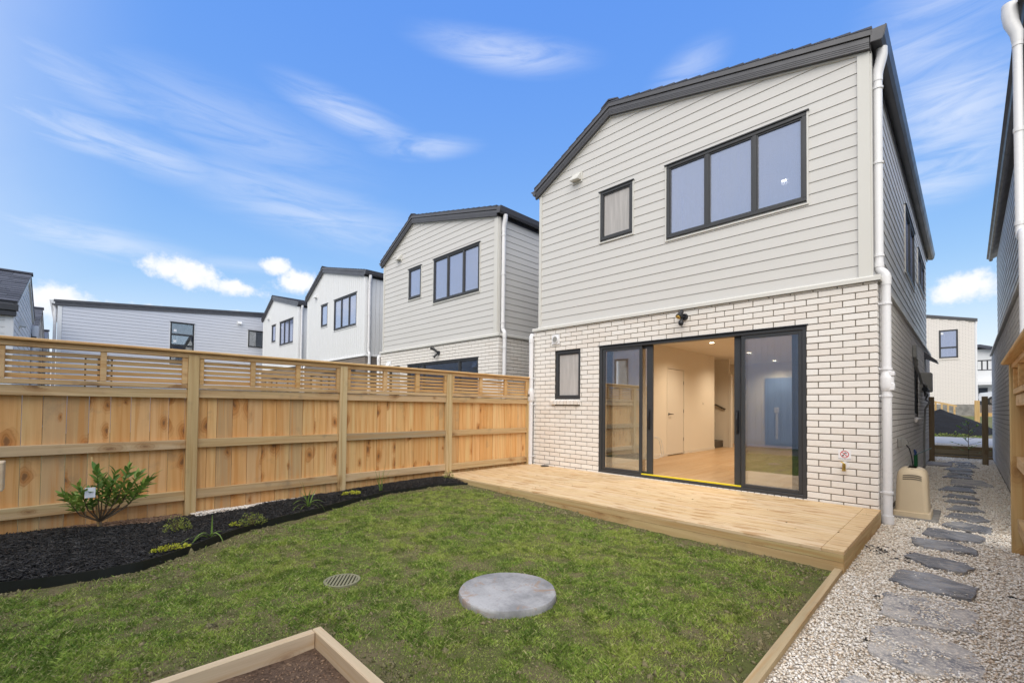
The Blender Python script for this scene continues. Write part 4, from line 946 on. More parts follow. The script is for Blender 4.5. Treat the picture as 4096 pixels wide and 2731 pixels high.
# ------------------------------------------------------------------ simple houses farther off
def gable_left(off, label, nm='house', tabs=True):
    """corner at off; faces +X along -Y, gable faces +Y; roof with tabs"""
    ox, oy = off; root = empty(nm, (ox-3.7, oy-4, -.2)); tag(root, label, 'house', 'shingle roofed cottages beyond the fence')
    e, rz, f = 3.22, 4.78, 3.86; xr, xf = -4.6, -7.4
    PB = PL('B', (ox, oy, 0)); PRR = PL('R', (ox, oy, 0))
    core = MB(); core.prism([(0, -.3), (0, e-.05), (xr, rz-.12), (xf, f-.08), (xf, -.3)], lambda x_, z_: (ox+x_-(.02 if x_ == 0 else 0), oy-.02, z_), lambda x_, z_: (ox+x_-(.02 if x_ == 0 else 0), oy-8, z_)); core.build('wall', 'board_white', root)
    m1 = (rz-e)/(xr); m2 = (f-rz)/(xf-xr)
    ln = [(-m1, 1, e-.10), (-m2, 1, rz-.10-m2*xr)]
    clad_h(root, PB, xf+.05, -.11, .2, 5, [], ln, 'board_white', pitch=.148)
    clad_h(root, PRR, -8, -.11, .2, e-.12, [], [], 'board_white', pitch=.148)
    PB.box(MB(), -.11, .022, 0, e-.08, -.01, .022).build('corner_board', 'trim_white', root); PRR.box(MB(), -.11, .0, 0, e-.08, -.01, .02).build('corner_board', 'trim_white', root)
    for (xa, za, xb, zb) in ((.02, e, xr, rz), (xr, rz, xf-.1, f-.05)):
        mb = MB(); mb.prism([(xa, za-.10), (xb, zb-.10), (xb, zb+.05), (xa, za+.05)], lambda x_, z_: (ox+x_, oy+.05, z_), lambda x_, z_: (ox+x_, oy+.002, z_)); mb.build('barge_board', 'trim_white', root)
        mb = MB(); mb.prism([(xa, za+.02), (xb, zb+.02), (xb, zb+.09), (xa, za+.09)], lambda x_, z_: (ox+x_, oy+.07, z_), lambda x_, z_: (ox+x_, oy-8.2, z_)); mb.build('roof_deck', 'roof_metal', root)
    # gutter
    mb = MB(); mb.bbox(ox+.0, ox+.13, oy-8.2, oy+.09, e-.13, e+.02, .01); mb.build('gutter', 'gutter', root); MB().bbox(ox-.02, ox+.10, oy-8.2, oy+.06, e-.25, e-.132, .01).build('fascia', 'gutter', root)
    # shingle tabs on the near slope
    n_ = 16; L_ = math.hypot(xr, rz-e); tabm = {}
    for r_ in range(n_ if tabs else 0):
        f0, f1 = r_/n_, (r_+1)/n_; xa, xb = .06+(xr-.06)*f0, .06+(xr-.06)*f1; za, zb = e+(rz-e)*f0, e+(rz-e)*f1
        y = oy+.08-(rnd.uniform(0, .3))
        first = oy+.08
        while first > oy-3.4:
            w_ = rnd.choice((.22, .30, .36, .45)); nx = first-w_
            th = rnd.choice((.012, .022)); mb = MB(); mb.prism([(xa, za+.09), (xb, zb+.088), (xb, zb+.092), (xa, za+.09+th)], lambda x_, z_, q=first: (ox+x_, q, z_), lambda x_, z_, q=nx: (ox+x_, q+.004, z_)); mb.build('shingle', 'shingle', root); first = nx
    mb = MB(); mb.prism([(xr-.2, rz+.06), (xr, rz+.10), (xr+.2, rz+.06), (xr+.2, rz+.10), (xr, rz+.15), (xr-.2, rz+.10)], lambda x_, z_: (ox+x_, oy+.10, z_), lambda x_, z_: (ox+x_, oy-8.2, z_)); mb.build('ridge_cap', 'shingle', root)
    hood_vent(root, PB, -2.0, -1.7, 2.95, 3.2)
    dp = MB(); dp.tube([(ox-6.9, oy+.10, 3.6), (ox-6.9, oy+.10, 3.4), (ox-6.9, oy+.08, 3.2), (ox-6.9, oy+.08, 0)], [.08, .09, .06, .06], 12); shade(dp.build('downpipe', 'pvc', root, smooth=True))
    return root
gable_left((-14.45, -7.3), 'white weatherboard cottage with dark shingle roof at the left edge, nearest of its row')
gable_left((-21.4, -7.25), 'second shingle roofed cottage, showing small behind the nearest cottage at the left', tabs=True)
gable_left((-29.4, -7.25), 'third cottage of which only a sliver of dark roof clears the fence', tabs=False)

# long pale grey house
GX = -25.5; root = empty('house', (GX-3, -2, -.2)); tag(root, 'long pale grey weatherboard house with a low sloping dark roof beyond the fence', 'house')
PG = PL('R', (GX, 0, 0)); gy0, gy1 = -6.75, 2.0
zt = lambda y_: 5.01+(y_+6.75)*.0829
w1 = (-3.03, -2.10, 2.9, 4.866); w2 = (.21, 1.3, 4.01, 4.88); w3 = (-5.9, -5.0, 1.6, 2.99)
ops = [(w_[0]-.02, w_[1]+.02, w_[2]-.04, w_[3]+.016) for w_ in (w1, w2, w3)]
mb = MB()
for a0, a1, z0, z1 in cells(gy0, gy1, -.3, 6, [w1, w2, w3]):
    poly = clip([(a0, z0), (a1, z0), (a1, z1), (a0, z1)], -.0829, 1, 5.01+6.75*.0829)
    if len(poly) > 2: mb.prism(poly, lambda s_, zz: PG(s_, zz, -.012), lambda s_, zz: PG(s_, zz, -.14))
mb.build('wall', 'board_grey', root)
mb = MB(); mb.prism([(gy0, -.3), (gy1, -.3), (gy1, zt(gy1)), (gy0, zt(gy0))], lambda s_, zz: PG(s_, zz, -.5), lambda s_, zz: PG(s_, zz, -6)); mb.build('building_core', 'board_grey', root)
clad_h(root, PG, gy0+.14, gy1, .05, 6, ops, [(-.0829, 1, 5.01+6.75*.0829)], 'board_grey', pitch=.1405, thick=.012)
PG.box(MB(), gy0, gy0+.135, 0, 5.0, -.01, .02).build('corner_board', 'trim_white', root)
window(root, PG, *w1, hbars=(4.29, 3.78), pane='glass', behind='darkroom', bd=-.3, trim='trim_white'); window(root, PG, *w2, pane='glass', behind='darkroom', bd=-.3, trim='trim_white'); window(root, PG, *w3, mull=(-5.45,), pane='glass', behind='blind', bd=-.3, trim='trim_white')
for a_, z_ in ((-2.9, 4.42), (-2.9, 3.92)): PG.box(MB(), a_, a_+.11, z_, z_+.11, -.009, -.006).build('window_sticker', 'tag', root)
for t0, t1, d0, d1, nm in ((.0, .14, .0, .05, 'barge_board'), (.145, .24, -.02, .07, 'barge_cap')):
    mb = MB(); mb.prism([(gy0-.12, zt(gy0-.12)+t0), (gy1+.2, zt(gy1+.2)+t0), (gy1+.2, zt(gy1+.2)+t1), (gy0-.12, zt(gy0-.12)+t1)], lambda s_, zz, d1=d1: PG(s_, zz, d1), lambda s_, zz, d0=d0: PG(s_, zz, d0-.02)); mb.build(nm, 'roof_metal', root)
mb = MB(); mb.prism([(gy0-.12, zt(gy0)+.1), (gy1+.2, zt(gy1+.2)+.1), (gy1+.2, zt(gy1+.2)+.22), (gy0-.12, zt(gy0)+.22)], lambda s_, zz: PG(s_, zz, -.05), lambda s_, zz: PG(s_, zz, -6.2)); mb.build('roof', 'roof_metal', root)
mb = MB(); mb.prism([(gy0-.24, zt(gy0)+.20), (gy0-.08, zt(gy0)+.20), (gy0-.08, zt(gy0)+.05), (gy0-.17, zt(gy0)+.07)], lambda s_, zz: PG(s_, zz, .06), lambda s_, zz: PG(s_, zz, -6)); mb.build('gutter', 'trim_white', root)
mb = MB(); mb.tube([PG(gy0-.1, 5.0, -.1), PG(gy0-.07, 4.85, -.1), PG(gy0-.07, 0, -.1)], .05, 10); mb.build('downpipe', 'pvc', root)
hood_vent(root, PG, -.28, -.10, 5.12, 5.26)
for k in range(30):   # shingle edge serration along the barge
    y_ = gy0-.1+k*.3; PG.box(MB(), y_, y_+.2, zt(y_)+.148, zt(y_)+.156, .05, .078).build('shingle', 'shingle', root)

# brick house at the end of the passage
root = empty('house', (-2.5, 34, .8)); tag(root, 'tall cream brick house with one upstairs window at the end of the passage', 'house')
PE = PL('F', (1.0, 30.0, 1.47)); wE = (-1.466, -.67, 2.69, 4.33)
mb = MB()
for a0, a1, z0, z1 in cells(-5, -.0, 0, 5.2, [wE]):
    poly = clip([(a0, z0), (a1, z0), (a1, z1), (a0, z1)], .235, 1, 4.72)
    if len(poly) > 2: mb.prism(poly, lambda s_, zz: PE(s_, zz, -.010), lambda s_, zz: PE(s_, zz, -.15))
mb.build('mortar_wall', 'mortar_pale', root)
bl = [b_ for b_ in brick_list(PE, -5, 0, 0, 68, .12-BM*22, -BM*22, [wE]) if b_[3]+.05+.235*max(b_[1], b_[2]) < 4.72]
_r = MB(); top = []
lay_bricks(root, bl, 'brick_white', 0)
window(root, PE, *wE, hbars=(3.30,), pane='glass_up', behind='blind', bd=-.12, scr=False, headflash=False, frame=.06)
PE.box(MB(), -1.44, -1.28, 4.08, 4.2, -.008, -.004).build('window_sticker', 'tag', root)
PE.box(MB(), wE[0]-.05, wE[1]+.05, wE[2]-.09, wE[2]-.01, -.02, .03).build('sill', 'brick', root)
MB().box(-4, .98, 30.16, 38, .5, 5.9).build('building_core', 'brick', root)
MB().box(-4, .985, 29.99, 38, -.2, 1.465).build('plinth', 'plinth', root)
mb = MB(); mb.prism([(-5, 5.90), (.12, 4.70), (.12, 4.84), (-5, 6.04)], lambda s_, zz: PE(s_, zz, .06), lambda s_, zz: PE(s_, zz, -8)); mb.build('roof', 'roof_metal', root)
mb = MB(); mb.tube([(1.08, 30.05, 6.2), (1.04, 30.03, 5.9), (1.04, 30.03, 1.5)], .055, 10); mb.build('downpipe', 'pvc', root)

# far white house
root = empty('house', (5, 48, 1.6)); tag(root, 'distant white weatherboard house with dark roof glimpsed over the silver car', 'house')
PH = PL('F', (1.2, 45, 1.4)); wins = [(.08, .85, 2.95, 3.68)]
MB().box(1.0, 8, 45.0, 52, 1.2, 6.0).build('wall', 'board_white', root)
clad_h(root, PH, -.2, 5, 2.0, 4.55, [(-.0, .95, 2.9, 3.75)], [], 'board_white', pitch=.16)
window(root, PH, 0, .92, 2.93, 3.72, mull=(.3, .6), pane='glass_up', behind='blind', bd=-.1, scr=False)
mb = MB(); mb.prism([(-.5, 4.78), (.2, 4.72), (3.2, 3.8), (3.2, 4.0), (.2, 4.95), (-.5, 4.9)], lambda s_, zz: PH(s_, zz, .5), lambda s_, zz: PH(s_, zz, -6)); mb.build('roof', 'shingle', root)
PH.box(MB(), .1, .6, .2, 1.55, -.02, .05, .0).build('door', 'darkroom', root); PH.box(MB(), .95, 1.5, .6, 1.7, -.02, .05).build('window', 'darkroom', root)
PH.box(MB(), -.1, 5, 1.75, 2.0, -.02, .9).build('balcony_band', 'board_white', root)

# silver hatchback partly behind the post
def car(c, rz):
    root = empty('parked_car', c); tag(root, 'silver hatchback car parked on the rise beyond the passage', 'car')
    prof = [(-1.9, .35), (-1.95, .62), (-1.85, .85), (-1.2, .95), (-.55, 1.38), (.2, 1.47), (1.1, 1.42), (1.6, 1.05), (1.9, .92), (1.95, .5), (1.85, .32)]
    mb = MB()
    n = len(prof); rings = []
    for yy, inset in ((-.85, .06), (-.80, .0), (.80, .0), (.85, .06)):
        rings.append([(x_*(1-inset*.3), yy*(1 if z_ < .95 else .86), z_-inset*.3) for x_, z_ in prof])
    vs = [p for r_ in rings for p in r_]; fs = [(k*n+i, k*n+(i+1) % n, (k+1)*n+(i+1) % n, (k+1)*n+i) for k in range(3) for i in range(n)]+[tuple(range(n)), tuple(range(4*n-1, 3*n-1, -1))]
    mb.add([(p[0]+c[0], p[1]+c[1], p[2]+c[2]) for p in vs], fs); body = mb.build('body', 'carpaint', root, smooth=True); shade(body)
    for sy in (-1, 1):
        mb = MB(); mb.prism([(-1.0, .98), (-.5, 1.3), (.2, 1.38), (1.0, 1.33), (1.3, 1.0)], lambda x_, z_: (c[0]+x_, c[1]+sy*.80, c[2]+z_), lambda x_, z_: (c[0]+x_, c[1]+sy*.745, c[2]+z_)); mb.build('side_window', 'darkroom', body)
    for x_ in (-1.2, 1.25):
        for sy in (-1, 1):
            w_ = MB(); w_.tube([(c[0]+x_, c[1]+sy*.70, c[2]+.32), (c[0]+x_, c[1]+sy*.88, c[2]+.32)], .32, 20); wh = w_.build('wheel', 'tyre', root); w_ = MB(); w_.tube([(c[0]+x_, c[1]+sy*.885, c[2]+.32), (c[0]+x_, c[1]+sy*.895, c[2]+.32)], .2, 14); w_.build('rim', 'steel', wh)
    w_ = MB(); w_.bbox(c[0]-1.9, c[0]-1.78, c[1]-.75, c[1]-.5, c[2]+.66, c[2]+.8); w_.build('headlight', 'signwhite', root)
    return root
car((3.10, 37.5, 1.45), 0)

# ------------------------------------------------------------------ ground, road, terrain
class VN:   # tiling value noise on numpy arrays
    def __init__(s, seed): s.g = np.random.RandomState(seed).rand(64, 64)
    def __call__(s, x, y, f=1.0):
        x = np.asarray(x)*f; y = np.asarray(y)*f; xi = np.floor(x).astype(int); yi = np.floor(y).astype(int); tx = x-xi; ty = y-yi
        tx = tx*tx*(3-2*tx); ty = ty*ty*(3-2*ty); g = s.g; a_ = lambda i, j: g[(xi+i) % 64, (yi+j) % 64]
        return (a_(0, 0)*(1-tx)+a_(1, 0)*tx)*(1-ty)+(a_(0, 1)*(1-tx)+a_(1, 1)*tx)*ty
    def fbm(s, x, y, f=1, o=4):
        r = 0; a_ = .5
        for k in range(o): r = r+a_*s(np.asarray(x)+k*7.3, np.asarray(y)-k*3.1, f*2**k); a_ *= .5
        return r
vn = VN(3); vn2 = VN(11)
def grid(name, xs, ys, zf, mat, kind='structure'):
    X, Y = np.meshgrid(xs, ys); Z = zf(X, Y); V = np.stack([X.ravel(), Y.ravel(), Z.ravel()], 1)
    n, m_ = len(xs), len(ys); i = (np.arange(m_-1)[:, None]*n+np.arange(n-1)[None]).ravel()
    F = np.stack([i, i+1, i+n+1, i+n], 1); o = npmesh(name, V, F, mat, None, kind); o.data.shade_smooth(); return o
def terr(X, Y):
    r = np.interp(Y, [11, 17, 29, 38, 60, 300], [0, .30, 1.03, 1.64, 1.8, 1.8])*(np.interp(X, [-12, -6], [.2, 1]))
    return -.26+r
grid('ground', np.concatenate([[-400, -150, -60], np.linspace(-32, 20, 27), [60, 150, 400]]), np.concatenate([[-400, -120, -40, -15], np.arange(-8, 62, 2.0), [90, 160, 400]]), terr, 'ground')
def gz(X, Y): return -.205+.006*vn.fbm(X, Y, 3)
o = grid('gravel_path', np.linspace(.005, 1.30, 40), np.linspace(-6.9, 11.0, 260), gz, 'gravel_bed')
o = MB(); o.box(-6, 9, 11.2, 17.2, -.2, .10); o = o.build('road', 'road'); o['kind'] = 'structure'
MB().box(-6, 9, 11.17, 12.3, .1045, .108).build('verge', 'gravel_bed')['kind'] = 'structure'
def curve_x(y):
    C = [(-9, -3.85), (-7.4, -3.80), (-6.66, -3.76), (-6.43, -3.69), (-6.18, -3.62), (-5.96, -3.64), (-5.73, -3.77), (-5.43, -4.0), (-5.06, -4.29), (-4.67, -4.42), (-4.2, -4.57), (-3.75, -4.73), (-3.25, -4.79), (-2.6, -4.72), (-2.11, -4.53), (-1, -4.53)]
    return np.interp(y, [c_[0] for c_ in C], [c_[1] for c_ in C])
def lawn_z(X, Y):
    base = -.195+.085*sstep(-X, 1.5, 4.6)*sstep(Y, -4.6, -2.2)
    return base+.022*(vn.fbm(X, Y, 2.2, 4)-.45)+.022*(vn2.fbm(X, Y, 9, 3)-.45)
grid('lawn_ground', np.linspace(-5.5, -.03, 420), np.linspace(-7.6, -1.9, 420), lambda X, Y: np.where((X > -1.712) & (Y < -5.40), -.40, lawn_z(X, Y)), 'lawn_soil')
def bed_z(X, Y):
    cx_ = curve_x(Y); t = np.clip((cx_-X)/(cx_+5.3), 0, 1)
    h = .035*np.sin(np.clip(t, 0, 1)*math.pi)+.03*sstep(vn.fbm(X, Y, 1.8, 3), .35, .62)*np.sin(np.clip(t*1.0, 0, 1)*math.pi)
    return -.158+.065*sstep(Y, -4.8, -2.3)+h+.02*sstep(-Y, 5.6, 6.6)
def band(name, f0, f1, ys, zf, mat, n=14, kind='structure'):
    T = np.linspace(0, 1, n); Y, TT = np.meshgrid(ys, T, indexing='ij'); X = f0(Y)*(1-TT)+f1(Y)*TT; Z = zf(X, Y)
    V = np.stack([X.ravel(), Y.ravel(), Z.ravel()], 1); i = (np.arange(len(ys)-1)[:, None]*n+np.arange(n-1)[None]).ravel()
    o = npmesh(name, V, np.stack([i, i+1, i+n+1, i+n], 1), mat, None, kind); o.data.shade_smooth(); return o
ys_ = np.linspace(-7.6, -2.12, 120)
band('garden_bed', lambda y: np.full_like(y, -5.31), lambda y: curve_x(y)-.004, ys_, lambda x, y: bed_z(x, y)-.012, 'mulch_bed', 24)
# plastic edging strip
V = []; F = []
for i, y in enumerate(np.linspace(-7.6, -2.115, 110)):
    x = float(curve_x(y)); zt_ = -.128+.05*float(sstep(np.array(y), -4.6, -2.3))+.004*math.sin(y*9); V += [(x-.004, y, -.26), (x-.004, y, zt_), (x+.003, y, zt_), (x+.006+.004*math.sin(y*5), y, -.26)]
    if i: F += [((i-1)*4+k, (i-1)*4+k+1, i*4+k+1, i*4+k) for k in range(3)]
mb = MB().add(V, F); o = mb.build('garden_edging', 'bed_edge', recalc=False); tag(o, 'black plastic edging strip curving between mulch bed and lawn', 'garden edging')

# ------------------------------------------------------------------ deck
DK = empty('deck', (-2.6, -1.05, -.19)); tag(DK, 'low pale pine deck in front of the open sliding doors', 'deck')
nb = 15; bw = 2.10/nb
for i in range(nb):
    y0 = -2.106+i*bw; cut = -5.19+rnd.uniform(1.4, 3.8)
    for xa, xb in ((-5.195, cut), (cut+.001, -.128)):
        z_ = rnd.uniform(-.0008, .0008); MB().bbox(xa, xb, y0+.0011, y0+bw-.0011, -.058, -.03+z_, .0022).build('decking_board', 'deck', DK)
o = MB().bbox(-.126, .020, -2.104, .0-.004, -.058, -.0298, .0025).build('border_board', 'deck', DK)
for x0, x1 in ((-5.195, -3.87), (-3.868, -.0)):
    MB().bbox(x0, x1 if x1 != -.0 else .018, -2.1035, -2.082, -.117, -.0585, .002).build('fascia_board', 'fascia', DK)
MB().bbox(-5.195, .018, -2.1025, -2.080, -.24, -.119, .002).build('fascia_board', 'fascia', DK)
MB().bbox(-.002, .0205, -2.0795, -.002, -.117, -.0585, .002).build('fascia_board', 'fascia_y', DK); MB().bbox(-.002, .0198, -2.0795, -.002, -.24, -.119, .002).build('fascia_board', 'fascia_y', DK)
for i in range(9): MB().box(-5.1+i*.62, -5.05+i*.62, -2.075, -.01, -.17, -.0585).build('joist', 'fascia_y', DK)
# lawn edging timbers
ed = MB(); ed.hexa([(-.012, -5.35, -.25), (.036, -5.35, -.25), (.010, -2.11, -.25), (-.038, -2.11, -.25), (-.012, -5.35, -.172), (.036, -5.35, -.172), (.010, -2.11, -.165), (-.038, -2.11, -.165)])
tag(ed.build('edging_timber', 'edging'), 'narrow timber edging running from the deck corner between lawn and gravel', 'edging timber')
BX = empty('planter_box', (-1.3, -5.8, -.2)); tag(BX, 'pale timber planter frame with brown soil at the bottom of the picture', 'planter')
MB().bbox(-1.728, -1.683, -7.3, -5.432, -.27, -.120, .004).build('frame_board', 'edging_y', BX)
MB().bbox(-1.728, -.05, -5.430, -5.385, -.27, -.1195, .004).build('frame_board', 'edging_x', BX)
def soil_z(X, Y): return -.205+.05*sstep(-Y, 5.75, 6.3)*sstep(-X, .9, 1.6)+.014*(vn.fbm(X, Y, 9, 4)-.4)
X_ = np.linspace(-1.684, -.3, 60); o = grid('soil', X_, np.linspace(-7.2, -5.431, 70), soil_z, 'brown_soil', 'stuff'); o.parent = BX; o.location = -WL[BX.name]; WL[o.name] = Vector((0, 0, 0))

# ------------------------------------------------------------------ lawn grass
def scatter(n, xr, yr, keep):
    X = nr.uniform(*xr, n); Y = nr.uniform(*yr, n); k = nr.rand(n) < keep(X, Y); return X[k], Y[k]
LID = (-1.435, -4.285, .318); GRT = (-2.40, -4.97, .122)
def lawn_keep(X, Y):
    cx_ = curve_x(Y); k = np.ones_like(X); k *= (X > cx_+.012)*(X < -.045+.0*Y)*(Y < -2.13); k *= ~((X > -1.735)*(Y < -5.378))
    nz = vn.fbm(X, Y, 3.2, 4); e = lambda d_, w: np.clip(sstep(d_+(nz-.45)*.34, .0, w), .04, 1)
    k = k*e(X-cx_, .42)*e(-2.12-Y, .36)*e(-.05-X, .34)
    db = np.maximum(-1.735-X, Y+5.378); k = k*e(db, .34)
    dl = np.hypot(X-LID[0], Y-LID[1])-LID[2]; k = k*(dl > .001)
    k = k*(np.hypot(X-GRT[0], Y-GRT[1]) > GRT[2]+.002); k = k*np.clip(sstep(vn2.fbm(X, Y, 2.6, 4), .30, .46), .65, 1)*np.clip(sstep(vn2.fbm(X, Y, 8, 3), .22, .42), .7, 1)
    return k
X, Y = scatter(1150000, (-4.9, -.04), (-7.3, -2.12), lawn_keep)
dist = np.hypot(X-CAMP.x, Y-CAMP.y); kp = nr.rand(len(X)) < np.clip(3.4/dist, .45, 1); X, Y, dist = X[kp], Y[kp], dist[kp]
n = len(X); Z = lawn_z(X, Y)-.004; th = nr.uniform(0, 2*np.pi, n); cl_ = sstep(vn2.fbm(X, Y, 8, 3), .30, .62); h = nr.uniform(.007, .022, n)*(.62+.75*cl_)*(.7+.7*vn.fbm(X, Y, 2.5, 3)); lean = nr.uniform(.2, 1.5, n)*h; wd = nr.uniform(.0010, .0026, n)*(.7+.15*dist); la = nr.uniform(0, 2*np.pi, n)
dx, dy = np.cos(th)*wd, np.sin(th)*wd; lx, ly = np.cos(la)*lean, np.sin(la)*lean
V = np.stack([np.stack([X-dx, Y-dy, Z], 1), np.stack([X+dx, Y+dy, Z], 1), np.stack([X+lx*.45+dx*.7, Y+ly*.45+dy*.7, Z+h*.65], 1), np.stack([X+lx, Y+ly, Z+h], 1)], 1).reshape(-1, 3)
i = np.arange(n)*4; F = np.stack([i, i+1, i+2, i+3], 1)
npmesh('grass', V, F, 'grass')
print('grass blades', n)

def chips(name, X, Y, Z, size, mat, flat=.5, elong=1.4, parent=None, tilt=.5):
    n = len(X); base = np.array([(1, 0, 0), (0, 1, 0), (-1, 0, 0), (0, -1, 0), (0, 0, 1), (0, 0, -1)], float)
    F0 = np.array([(0, 1, 4), (1, 2, 4), (2, 3, 4), (3, 0, 4), (1, 0, 5), (2, 1, 5), (3, 2, 5), (0, 3, 5)])
    V = np.repeat(base[None], n, 0); V = V+nr.uniform(-.32, .32, V.shape)
    s_ = np.asarray(size)[:, None]*np.stack([nr.uniform(.8, elong, n), nr.uniform(.6, 1, n), nr.uniform(.35, 1, n)*flat*1.5], 1)*.5
    V = V*s_[:, None, :]
    a_ = nr.uniform(0, 2*np.pi, n); t = nr.normal(0, tilt, n)
    c, s = np.cos(t)[:, None], np.sin(t)[:, None]; y, z = V[:, :, 1]*c-V[:, :, 2]*s, V[:, :, 1]*s+V[:, :, 2]*c; V[:, :, 1], V[:, :, 2] = y, z
    c, s = np.cos(a_)[:, None], np.sin(a_)[:, None]; x, y = V[:, :, 0]*c-V[:, :, 1]*s, V[:, :, 0]*s+V[:, :, 1]*c; V[:, :, 0], V[:, :, 1] = x, y
    V = V+np.stack([X, Y, Z], 1)[:, None, :]
    F = (np.arange(n)[:, None, None]*6+F0[None]).reshape(-1, 3)
    return npmesh(name, V.reshape(-1, 3), F, mat)
# soil clods along the lawn margins
def clod_keep(X, Y):
    cx_ = curve_x(Y); d1 = X-cx_; d2 = -2.12-Y; d3 = -.05-X; d4 = np.maximum(-1.735-X, Y+5.378); dm = np.minimum(np.minimum(d1, d2*1.1), np.minimum(d3*1.2, d4)); dl = np.hypot(X-LID[0], Y-LID[1])-LID[2]
    k = (np.exp(-np.clip(dm, 0, 9)/.24)+.4*np.exp(-np.clip(dl, 0, 9)/.05)+.02)*(d1 > .01)*(d2 > 0)*(d3 > 0)*(d4 > .0)*(dl > .01)*(np.hypot(X-GRT[0], Y-GRT[1]) > GRT[2]+.01)
    return k*sstep(vn.fbm(X, Y, 5, 3), .25, .55)
X, Y = scatter(80000, (-4.9, -.04), (-7.3, -2.12), clod_keep)
chips('soil_clods', X, Y, lawn_z(X, Y)+.001, nr.gamma(2.2, .0065, len(X))+.005, 'clod', .8, 1.4)
# gravel chips
def gk(X, Y):
    d_ = np.hypot(X-CAMP.x, Y-CAMP.y); return np.clip(2.6/d_, .10, 1)*(X > .02-.012*(Y+2)*(Y < -2.1))
X, Y = scatter(210000, (.0, 1.28), (-6.0, 11.0), gk)
inb = (X > 1.0) & (Y < -.3); X, Y = X[~inb], Y[~inb]; d_ = np.hypot(X-CAMP.x, Y-CAMP.y)
chips('gravel', X, Y, gz(X, Y)+nr.uniform(-.001, .012, len(X)), (nr.uniform(.009, .019, len(X)))*(.85+.07*d_), 'chip', .55, 1.5)
print('chips', len(X))
X, Y = scatter(5200, (-5.28, -4.85), (-5.4, -4.0), lambda X, Y: ((X+5.28)/.40 < (1-.0*Y)*np.interp(Y, [-5.4, -5.0, -4.5, -4.0], [1, .8, .5, .2])).astype(float))
chips('gravel', X, Y, bed_z(X, Y)+.012+nr.uniform(0, .008, len(X)), nr.uniform(.012, .024, len(X)), 'chip', .5, 1.5)
X, Y = scatter(2600, (-5.28, -4.82), (-6.35, -5.5), lambda X, Y: ((X+5.28)/.45 < np.interp(Y, [-6.35, -6.1, -5.8, -5.5], [.1, .9, .9, .7])).astype(float))
chips('bark_chips', X, Y, bed_z(X, Y)+.010+nr.uniform(0, .01, len(X)), nr.uniform(.02, .05, len(X)), 'bark_chip', .3, 2.0)
# black mulch shreds
def mk(X, Y):
    cx_ = curve_x(Y); return ((X < cx_-.008)*(X > -5.30+np.interp(Y, [-9, -6.4, -6.2, -6.0, -5.5, -5.4, -5.0, -4.5, -4.0, -3], [0, 0, .22, .40, .34, .34, .28, .16, .03, 0])*(.75+.5*vn.fbm(X, Y, 6, 2)))).astype(float)
X, Y = scatter(80000, (-5.30, -3.6), (-7.3, -2.13), mk)
n = len(X); Z = bed_z(X, Y)+nr.uniform(-.008, .022, n); a_ = nr.uniform(0, 2*np.pi, n); L_ = nr.uniform(.008, .027, n); tz = nr.normal(0, .28, n); w_ = nr.uniform(.0014, .0042, n); t_ = nr.uniform(.001, .0028, n)
D = np.stack([np.cos(a_)*np.cos(tz), np.sin(a_)*np.cos(tz), np.sin(tz)], 1); S = np.stack([-np.sin(a_), np.cos(a_), nr.normal(0, .5, n)], 1); S /= np.linalg.norm(S, axis=1)[:, None]; N = np.cross(D, S); P = np.stack([X, Y, Z], 1)
bend = np.stack([nr.normal(0, .12, n)]*3, 1)*S*L_[:, None]
q = lambda u, v_, w2: P+D*(u*L_)[:, None]+S*(v_*w_)[:, None]+N*(w2*t_)[:, None]
V = np.stack([q(-1, -.5, 0), q(-1, .6, 0), q(0, 1, 1)+bend, q(1, .4, 0), q(1, -.5, 0), q(0, -1, 1)+bend, q(0, 0, -1.5)], 1)
F0 = np.array([(0, 5, 1), (1, 5, 2), (2, 5, 3), (3, 5, 4), (0, 6, 5), (5, 6, 4), (1, 2, 6), (2, 3, 6)])
npmesh('mulch', V.reshape(-1, 3), (np.arange(n)[:, None, None]*7+F0[None]).reshape(-1, 3), 'mulch')
# dark mulch crumbs on the gravel and deck
X = np.concatenate([nr.normal(.14, .04, 34), nr.normal(.28, .08, 12), nr.uniform(.1, .9, 30)]); Y = np.concatenate([nr.normal(-1.2, .10, 34), nr.normal(-1.35, .15, 12), nr.uniform(-3.6, 1, 30)])
chips('mulch_crumbs', X, Y, np.full(len(X), -.185), nr.uniform(.01, .03, len(X)), 'mulch', .4, 2.2)
X = nr.uniform(-4.8, -.05, 90); Y = nr.uniform(-2.05, -.1, 90); chips('deck_debris', X, Y, np.full(90, -.027), nr.uniform(.003, .014, 90), 'clod', .35, 2.4)
X = nr.uniform(-1.65, -.6, 2600); Y = nr.uniform(-6.6, -5.45, 2600); chips('bark_chips', X, Y, soil_z(X, Y)+.002, nr.uniform(.006, .016, 2600), 'bark_chip', .5, 1.7)

# ------------------------------------------------------------------ manhole lid and grate
lx_, ly_, lr = LID
lid = MB(); N_ = 72; prof = [(lr*.985, -.26), (lr, -.17), (lr, -.158), (lr*.985, -.147), (lr*.965, -.1445), (lr*.5, -.144)]; vs = []; fs = []
for k, (r_, z_) in enumerate(prof):
    for j in range(N_):
        a_ = 2*math.pi*j/N_; rr = r_*(1+.006*math.sin(5*a_+1)+.004*math.sin(13*a_)); vs.append((lx_+rr*math.cos(a_), ly_+rr*math.sin(a_), z_+.0015*math.sin(3*a_+k)))
for k in range(len(prof)-1):
    for j in range(N_): fs.append((k*N_+j, k*N_+(j+1) % N_, (k+1)*N_+(j+1) % N_, (k+1)*N_+j))
fs.append(tuple((len(prof)-1)*N_+j for j in range(N_))); lid.add(vs, fs)
tag(shade(lid.build('manhole_lid', 'lid', smooth=True)), 'round grey concrete lid rising from the middle of the lawn', 'manhole lid')
